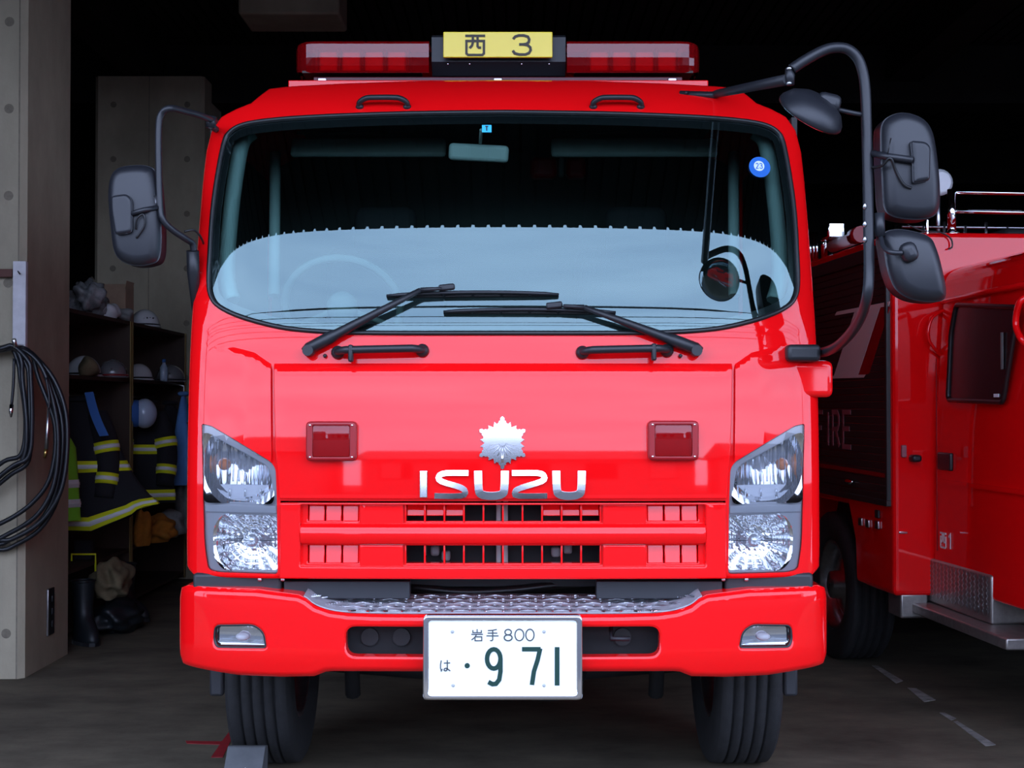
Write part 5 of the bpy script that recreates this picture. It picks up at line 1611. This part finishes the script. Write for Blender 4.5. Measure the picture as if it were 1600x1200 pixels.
MB().lathe([(0.028, 0), (0.032, 0.01), (0.032, 0.11), (0.014, 0.14), (0.012, 0.155)], (-2.74, yline(256, -2.74), ZM + 0.001), (0, 0, 1), 14).obj('bottle_body', 'bottle_blue', bt)
MB().lathe([(0.015, 0.152), (0.015, 0.175), (0.012, 0.178)], (-2.74, yline(256, -2.74), ZM + 0.001), (0, 0, 1), 12).obj('cap', 'strap_blue', bt)

# garments: hollow hanging bodies with sleeves, collars and reflective bands
def garment(name, c, w_, h_, dpt, mat, label, cat, sleeves=True, group=None, flare=0.12, seed=1, tilt=0.0, lift=0.0, cone=False):
    """c: hanging point at the collar (x, y, z); the shoulders run along x"""
    t = thing(name, (c[0], c[1], c[2] - h_), label, cat, group)
    rr = random.Random(seed)
    n, m = 28, 12
    ph = [rr.random() * 6 for _ in range(4)]
    def ringpt(v, a, out_=0.0):
        s = min(1.0, 0.30 + 3.2 * v) if v < 0.22 else 1.0 + flare * (v - 0.22)
        if cone: s = 0.12 + 0.95 * v ** 0.8
        wob = 1 + (0.22 if cone else 0.07) * v * math.sin(5 * a + ph[0]) + 0.04 * v * math.sin(9 * a + ph[1] + 3 * v)
        xx = (w_ / 2 * s + out_) * math.cos(a) * wob + tilt * v * v
        yy = (dpt / 2 * (0.55 + 0.45 * min(1, v * 3)) + out_) * math.sin(a) * wob
        return (c[0] + xx, c[1] + yy, c[2] - h_ * v + lift * max(0.0, v - 0.45) ** 1.5 * max(0.0, math.cos(a)))
    b = MB()
    vs = [ringpt(i / m, 2 * math.pi * k / n) for i in range(m + 1) for k in range(n)]
    fs = [(i * n + k, i * n + (k + 1) % n, (i + 1) * n + (k + 1) % n, (i + 1) * n + k) for i in range(m) for k in range(n)]
    b.add(vs, fs, True)
    b.obj('body', mat, t)
    q = [ringpt(0.0, 2 * math.pi * k / 16, 0.012) for k in range(16)]
    MB().tube([(x, y, z + 0.02) for x, y, z in q], 0.018, 6, closed=True).obj('collar', mat, t)
    def band(v, wd, name_='reflective_band', m1='stripe_yellow', m2='stripe_silver'):
        p = None
        for (o_, hw, mt, nm) in ((0.004, wd / 2, m1, name_), (0.007, wd / 5.5, m2, 'silver_strip')):
            vs = []
            for sgn_ in (-1, 1):
                vv = v + sgn_ * hw / h_
                vs += [ringpt(vv, 2 * math.pi * k / n, o_) for k in range(n)]
            bb = MB(); bb.add(vs, [(k, (k + 1) % n, n + (k + 1) % n, n + k) for k in range(n)], True)
            o = bb.obj(nm, mt, p if p else t)
            sl_ = o.modifiers.new('thickness', 'SOLIDIFY'); sl_.thickness = 0.003
            p = p or o
    t_band = band
    if sleeves:
        for s in (-1, 1):
            p0 = Vector(ringpt(0.13, 0 if s > 0 else math.pi)) + Vector((-s * 0.05, 0, 0.02))
            pts = [p0, p0 + Vector((s * 0.06, -0.03, -0.14)), p0 + Vector((s * 0.09, -0.05, -0.32)), p0 + Vector((s * 0.08, -0.09, -0.52))]
            rs = [0.075, 0.082, 0.075, 0.062]
            pts2 = crom([tuple(p) + (r_,) for p, r_ in zip(pts, rs)], 4)
            sl_ = MB().tube([p[:3] for p in pts2], [p[3] for p in pts2], 14).obj('sleeve', mat, t)
            def sband(i, o_=0.004):
                a_, b_ = Vector(pts2[i][:3]), Vector(pts2[i + 1][:3])
                d = (b_ - a_).normalized()
                mid = (a_ + b_) / 2; r_ = (pts2[i][3] + pts2[i + 1][3]) / 2
                bd = MB().tube([mid - d * 0.035, mid + d * 0.035], r_ + o_, 16).obj('reflective_band', 'stripe_yellow', sl_)
                return mid, d, r_
            for i in (5, 9):
                mid, d, r_ = sband(i)
                MB().tube([mid - d * 0.013, mid + d * 0.013], r_ + 0.007, 16).obj('silver_strip', 'stripe_silver', sl_)
    return t, t_band
# jacket nearest the pillar; its hem is pulled out of the locker
j1y = 4.35
hx = PW(128, 640, j1y).x
t, band = garment('fire_jacket', (hx - 0.02, j1y, 1.47), 0.44, 0.82, 0.22, 'coat_black', 'black fire jacket with yellow reflective bands hanging nearest the pillar', 'jacket', group='fire jackets in the lockers', flare=0.95, seed=4, tilt=0.12, lift=0.42)
band(0.94, 0.085)
band(0.50, 0.075)
j2y = 5.82
hx = PW(232, 640, j2y).x
t, band = garment('fire_jacket', (hx - 0.01, j2y, 1.45), 0.34, 0.72, 0.2, 'coat_black', 'black fire jacket with yellow bands under the pale blue helmet', 'jacket', group='fire jackets in the lockers', flare=0.3, seed=9)
band(0.92, 0.08)
band(0.45, 0.07)
j3y = 6.55
hx = PW(266, 640, j3y).x
t, band = garment('fire_jacket', (hx, j3y, 1.45), 0.24, 0.68, 0.2, 'coat_black', 'black fire jacket with yellow bands behind the light blue shirt', 'jacket', group='fire jackets in the lockers', flare=0.3, seed=13, sleeves=False)
band(0.45, 0.08); band(0.86, 0.08)
# hi-vis vest in front of the first jacket, close to the pillar
vy = 4.0
hx = PW(105, 640, vy).x
t, band = garment('safety_vest', (hx - 0.10, vy, 1.34), 0.30, 0.60, 0.16, 'vest_green', 'green safety vest with silver bands at the pillar edge', 'vest', sleeves=False, flare=0.2, seed=21)
band(0.62, 0.05, m1='stripe_silver'); band(0.82, 0.05, m1='stripe_silver')
# light blue shirt at the far end
sy_ = 6.15
hx = PW(287, 640, sy_).x
t, band = garment('blue_shirt', (hx, sy_, 1.52), 0.24, 0.68, 0.18, 'cloth_blue', 'light blue cloth shirt hanging at the far end of the lockers', 'shirt', sleeves=False, flare=0.35, seed=31, cone=True)
MB().tube([(hx, sy_, 1.49), (hx, sy_, 1.60), (-2.71, sy_, 1.645)], 0.005, 6).obj('hanger_hook', 'brushed_steel', t)
p = PW(297, 661, sy_ - 0.09)
for k in range(3):
    a_ = R(60 * k)
    MB().box((p.x, sy_ - 0.088, p.z), (0.05, 0.006, 0.010), Matrix.Rotation(a_, 3, 'Y')).obj('star_badge', 'coat_black', t)
# strap
b = MB()
p0, p1, p2 = PW(139, 614, 4.18), PW(149, 650, 4.12), PW(163, 682, 4.08)
pts = crom([p0, p1, p2], 5)
vs = []
for q_ in pts:
    vs += [(q_[0] - 0.028, q_[1], q_[2]), (q_[0] + 0.028, q_[1], q_[2] + 0.006)]
b.add(vs, [(2 * i, 2 * i + 1, 2 * i + 3, 2 * i + 2) for i in range(len(pts) - 1)])
o = b.obj('carry_strap', 'strap_blue'); o.modifiers.new('thickness', 'SOLIDIFY').thickness = 0.006
tag(o, 'blue webbing strap over the jacket nearest the pillar', 'strap')
# pale blue helmet hung under the shelf
px_, hyy = 226, 5.52
p = PW(px_, 646, hyy)
hh_ = thing('helmet', (p.x, hyy, p.z - 0.1), 'pale blue helmet hanging under the shelf right of the divider', 'helmet', 'helmets on the locker shelves')
MB().ball((p.x, hyy, p.z), (0.088, 0.10, 0.108), 18, 12).obj('shell', 'helmet_blue', hh_)
MB().ball((p.x - 0.055, hyy - 0.02, p.z), (0.062, 0.10, 0.10), 14, 10).obj('inner_lining', 'strap_blue', hh_)
MB().tube([(p.x, hyy, p.z + 0.10), (p.x - 0.01, hyy + 0.05, 1.52)], 0.005, 6).obj('chin_strap', 'coat_black', hh_)
# loose gear on the low shelf and the floor in front
blob('orange_bag', (PW(246, 868, 5.80).x, 5.80, 0.435), (0.26, 0.28, 0.22), 'cloth_orange', 'orange brown bag slumped on the low locker shelf', 'bag', 41, fq=(4, 9))
blob('orange_glove', (PW(236, 825, 5.56).x - 0.06, 5.515, 0.434), (0.12, 0.12, 0.34), 'cloth_orange', 'orange glove standing upright under the second jacket', 'glove', 44, fq=(3, 8))
blob('grey_towel', (PW(268, 855, 6.1).x, 6.1, 0.44), (0.2, 0.22, 0.22), 'cloth_grey', 'grey towel heaped beside the orange bag', 'towel', 43, fq=(4, 10))
blob('grey_glove', (PW(288, 830, 6.42).x, 6.42, 0.45), (0.12, 0.14, 0.46), 'cloth_grey', 'dark grey work gloves hanging below the blue shirt', 'gloves', 47, fq=(4, 9))
# rubber boots on the floor
def boot(x, y, label, rz):
    t = thing('rubber_boot', (x, y, 0), label, 'boot', 'boots on the floor by the lockers', rotz=rz, local=True)
    b = MB()
    secs = [(0.0, 0.075, 0.11, 0.0), (0.03, 0.072, 0.11, 0.0), (0.08, 0.068, 0.095, 0.015), (0.13, 0.060, 0.072, 0.04), (0.20, 0.058, 0.062, 0.05), (0.30, 0.066, 0.07, 0.05), (0.36, 0.07, 0.074, 0.05)]
    n = 16
    vs = []
    for z, rx, ry, oy in secs:
        for k in range(n):
            a = 2 * math.pi * k / n
            ext = 0.06 * max(0, -math.sin(a)) if z < 0.1 else 0
            vs.append((rx * math.cos(a), oy + (ry + ext) * math.sin(a), z + 0.012))
    fs = [(i * n + k, i * n + (k + 1) % n, (i + 1) * n + (k + 1) % n, (i + 1) * n + k) for i in range(len(secs) - 1) for k in range(n)]
    fs.append(tuple(reversed(range(n))))
    b.add(vs, fs, True); b.obj('boot_shaft', 'boot_rubber', t)
    MB().prism([(0.078 * math.cos(2 * math.pi * k / n), (0.113 + 0.06 * max(0, -math.sin(2 * math.pi * k / n))) * math.sin(2 * math.pi * k / n)) for k in range(n)], lambda u, v, h: (u, v, h), 0.0, 0.022).obj('sole', 'black_plastic', t)
    MB().tube([(0.07 * math.cos(2 * math.pi * k / n), 0.05 + 0.074 * math.sin(2 * math.pi * k / n), 0.375) for k in range(n)], 0.007, 6, closed=True).obj('top_rim', 'boot_rubber', t)
    return t
boot(-2.57, 3.93, 'black rubber boot on the floor touching the near pillar edge', R(35))
boot(-2.55, 4.86, 'black rubber boot on the floor behind the dark bundle', R(60))
blob('tan_trousers', (-2.53, 4.36, 0.222), (0.24, 0.40, 0.24), 'cloth_tan', 'tan work trousers heaped on the dark bundle by the near locker', 'trousers', 52, amp=0.30, fq=(4, 11))
blob('navy_bundle', (-2.50, 4.38, 0.0), (0.30, 0.52, 0.22), 'strap_blue', 'dark bundle of clothing on the floor under the tan trousers', 'clothing', 57, amp=0.25, fq=(4, 10))
bpy.data.objects['navy_bundle'].data.materials[0] = M['boot_rubber']
fy = 4.55
fr_ = thing('wire_frame', (-2.62, fy, 0.44), 'yellow edged frame on the low shelf of the near locker', 'frame')
a, c_ = PW(112, 866, fy), PW(149, 895, fy)
MB().tube([(a.x, fy, c_.z), (a.x, fy, a.z), (c_.x, fy, a.z), (c_.x, fy, c_.z)], 0.008, 6).obj('tube_frame', 'stripe_yellow', fr_)
MB().rbox(((a.x + c_.x) / 2 - 0.01, fy + 0.05, 0.5), (0.12, 0.08, 0.13), 0.01).obj('case', 'coat_black', fr_)

# ------------------------------------------------------------------ floor marks, chock, ceiling lamp
def flat_poly(name, pxs, mat, label, cat, z=0.002, group=None):
    pts = []
    for a, b_ in pxs:
        d = ray(a, b_); s = (0 - CZ) / d.z
        pts.append((CX + d.x * s, CY + d.y * s))
    o = MB().prism(pts, lambda u, v, h: (u, v, h), z - 0.002, z).obj(name, mat)
    return tag(o, label, cat, group)
tm = thing('tape_mark', (-1.3, 1.1, 0), 'red tape mark stuck on the floor beside the left front tyre', 'tape')
for pxs, zz in (([(290, 1158), (352, 1159), (352, 1164), (292, 1162)], 0.002), ([(358, 1144), (366, 1147), (348, 1184), (330, 1184), (346, 1160)], 0.0028)):
    pts = []
    for a, b_ in pxs:
        d = ray(a, b_); s = -CZ / d.z
        pts.append((CX + d.x * s, CY + d.y * s))
    MB().prism(pts, lambda u, v, h: (u, v, h), zz - 0.002, zz).obj('tape_strip', 'tape_red', tm)
segs = [([(1284, 976), (1300, 978), (1345, 1008), (1330, 1016)], 'worn white floor line piece farthest back between the engines'),
        ([(1362, 1040), (1372, 1041), (1411, 1064), (1400, 1068)], 'worn white floor line piece, second from the back'),
        ([(1418, 1075), (1432, 1076), (1462, 1094), (1444, 1097)], 'worn white floor line piece, third from the back'),
        ([(1468, 1114), (1476, 1114), (1494, 1123), (1486, 1126)], 'short worn white floor line piece, fourth from the back'),
        ([(1490, 1128), (1496, 1127), (1556, 1164), (1540, 1166)], 'long thin worn white floor line piece near the frame edge')]
for pxs, lab in segs:
    flat_poly('floor_line', pxs, 'line_paint', lab, 'floor line', group='worn floor line between the engines')
# wheel chock in front of the left tyre
c0 = Vector((PW(381, 1190, 0.55).x, 0.545, 0))
ck = thing('wheel_chock', c0, 'grey wheel chock on the floor in front of the left tyre', 'chock')
MB().prism(roundpoly([(-0.12, 0.0), (0.10, 0.0), (0.115, 0.165), (0.06, 0.175)], 0.012), lambda u, v, h: (h, c0.y + u, v), c0.x - 0.07, c0.x + 0.07).obj('wedge', 'chock_grey', ck)
MB().tube(crom([(c0.x - 0.05, c0.y - 0.09, 0.055), (c0.x - 0.03, c0.y - 0.10, 0.09), (c0.x + 0.02, c0.y - 0.06, 0.12)], 4), 0.006, 6).obj('rope_handle', 'letter_white', ck)
# grey box hung under the ceiling
a, c_ = PW(372, -40, 5.5), PW(530, 22, 5.5)
hc = thing('ceiling_unit', ((a.x + c_.x) / 2, 5.5, c_.z), 'grey box unit hung under the ceiling above the roof light bar', 'ceiling unit')
MB().rbox(((a.x + c_.x) / 2, 5.75, c_.z + 0.18), (c_.x - a.x, 0.5, 0.36), 0.02).obj('casing', 'concrete', hc)
for sx in (-0.12, 0.12):
    MB().tube([((a.x + c_.x) / 2 + sx, 5.75, c_.z + 0.34), ((a.x + c_.x) / 2 + sx, 5.75, EAVE_Z + 0.12)], 0.012, 8).obj('hanger', 'chassis', hc)

# ------------------------------------------------------------------ across the street (seen mirrored in paint and glass)
def house(x, y, w_, d_, h_, rh, label):
    t = thing('street_house', (x, y, 0), label, 'building', 'buildings across the street')
    MB().box((x, y, h_ / 2), (w_, d_, h_)).obj('wall_block', 'building_wall', t)
    MB().prism([(-d_ / 2 - 0.4, h_), (d_ / 2 + 0.4, h_), (0, h_ + rh)], lambda u, v, hh: (hh, y + u, v), x - w_ / 2 - 0.4, x + w_ / 2 + 0.4).obj('roof', 'building_roof', t)
    for i in range(int(w_ / 2.5)):
        wx = x - w_ / 2 + 1.4 + i * 2.5
        f = MB().rbox((wx, y + d_ / 2 + 0.02, 1.6), (1.3, 0.06, 1.2), 0.02).obj('window', 'valance', t)
        MB().box((wx, y + d_ / 2 + 0.055, 1.6), (1.15, 0.01, 1.05)).obj('pane', 'side_glass', f)
house(-13, -30, 12, 8, 2.7, 1.3, 'low dark house across the street mirrored left of the emblem')
house(1.0, -34, 13, 8, 2.4, 0.8, 'long low house across the street mirrored at the emblem')
house(15, -31, 11, 8, 2.5, 1.1, 'dark house across the street mirrored right of the emblem')
house(30, -30, 14, 9, 3.2, 1.4, 'larger house across the street at the far right of the mirrored row')
house(-29, -31, 14, 9, 3.0, 1.4, 'larger house across the street at the far left of the mirrored row')
for x, lab in ((-15.0, 'left'), (15.0, 'right')):
    t = thing('utility_pole', (x, -9.5, 0), 'grey utility pole outside on the %s, carrying the mirrored cables' % lab, 'pole', 'utility poles across the street')
    MB().tube([(x, -9.5, 0), (x, -9.5, 9.2)], [0.16, 0.11], 12).obj('shaft', 'cable_black', t)
    MB().rbox((x, -9.5, 8.6), (0.1, 1.8, 0.1), 0.01).obj('crossarm', 'cable_black', t)
    MB().rbox((x, -9.5, 7.4), (0.1, 1.2, 0.1), 0.01).obj('crossarm', 'cable_black', t)
for i, (y, z, sag) in enumerate(((-8.7, 8.65, 0.35), (-9.5, 8.65, 0.30), (-10.3, 8.65, 0.38), (-9.0, 7.45, 0.30), (-10.0, 7.45, 0.35), (-9.5, 6.6, 0.25))):
    pts = [(-14.85 + 29.7 * k / 30, y, z - sag * (1 - (2 * k / 30 - 1) ** 2)) for k in range(31)]
    o = MB().tube(pts, 0.024, 6).obj('power_cable', 'cable_black')
    tag(o, 'black overhead power cable mirrored in the windscreen, %s' % ('nearest of the top three', 'middle of the top three', 'farthest of the top three', 'nearer of the middle two', 'farther of the middle two', 'the single lowest one')[i], 'cable', 'overhead cables mirrored in the windscreen')

for o in list(bpy.data.objects):
    if o.get('local'): del o['local']
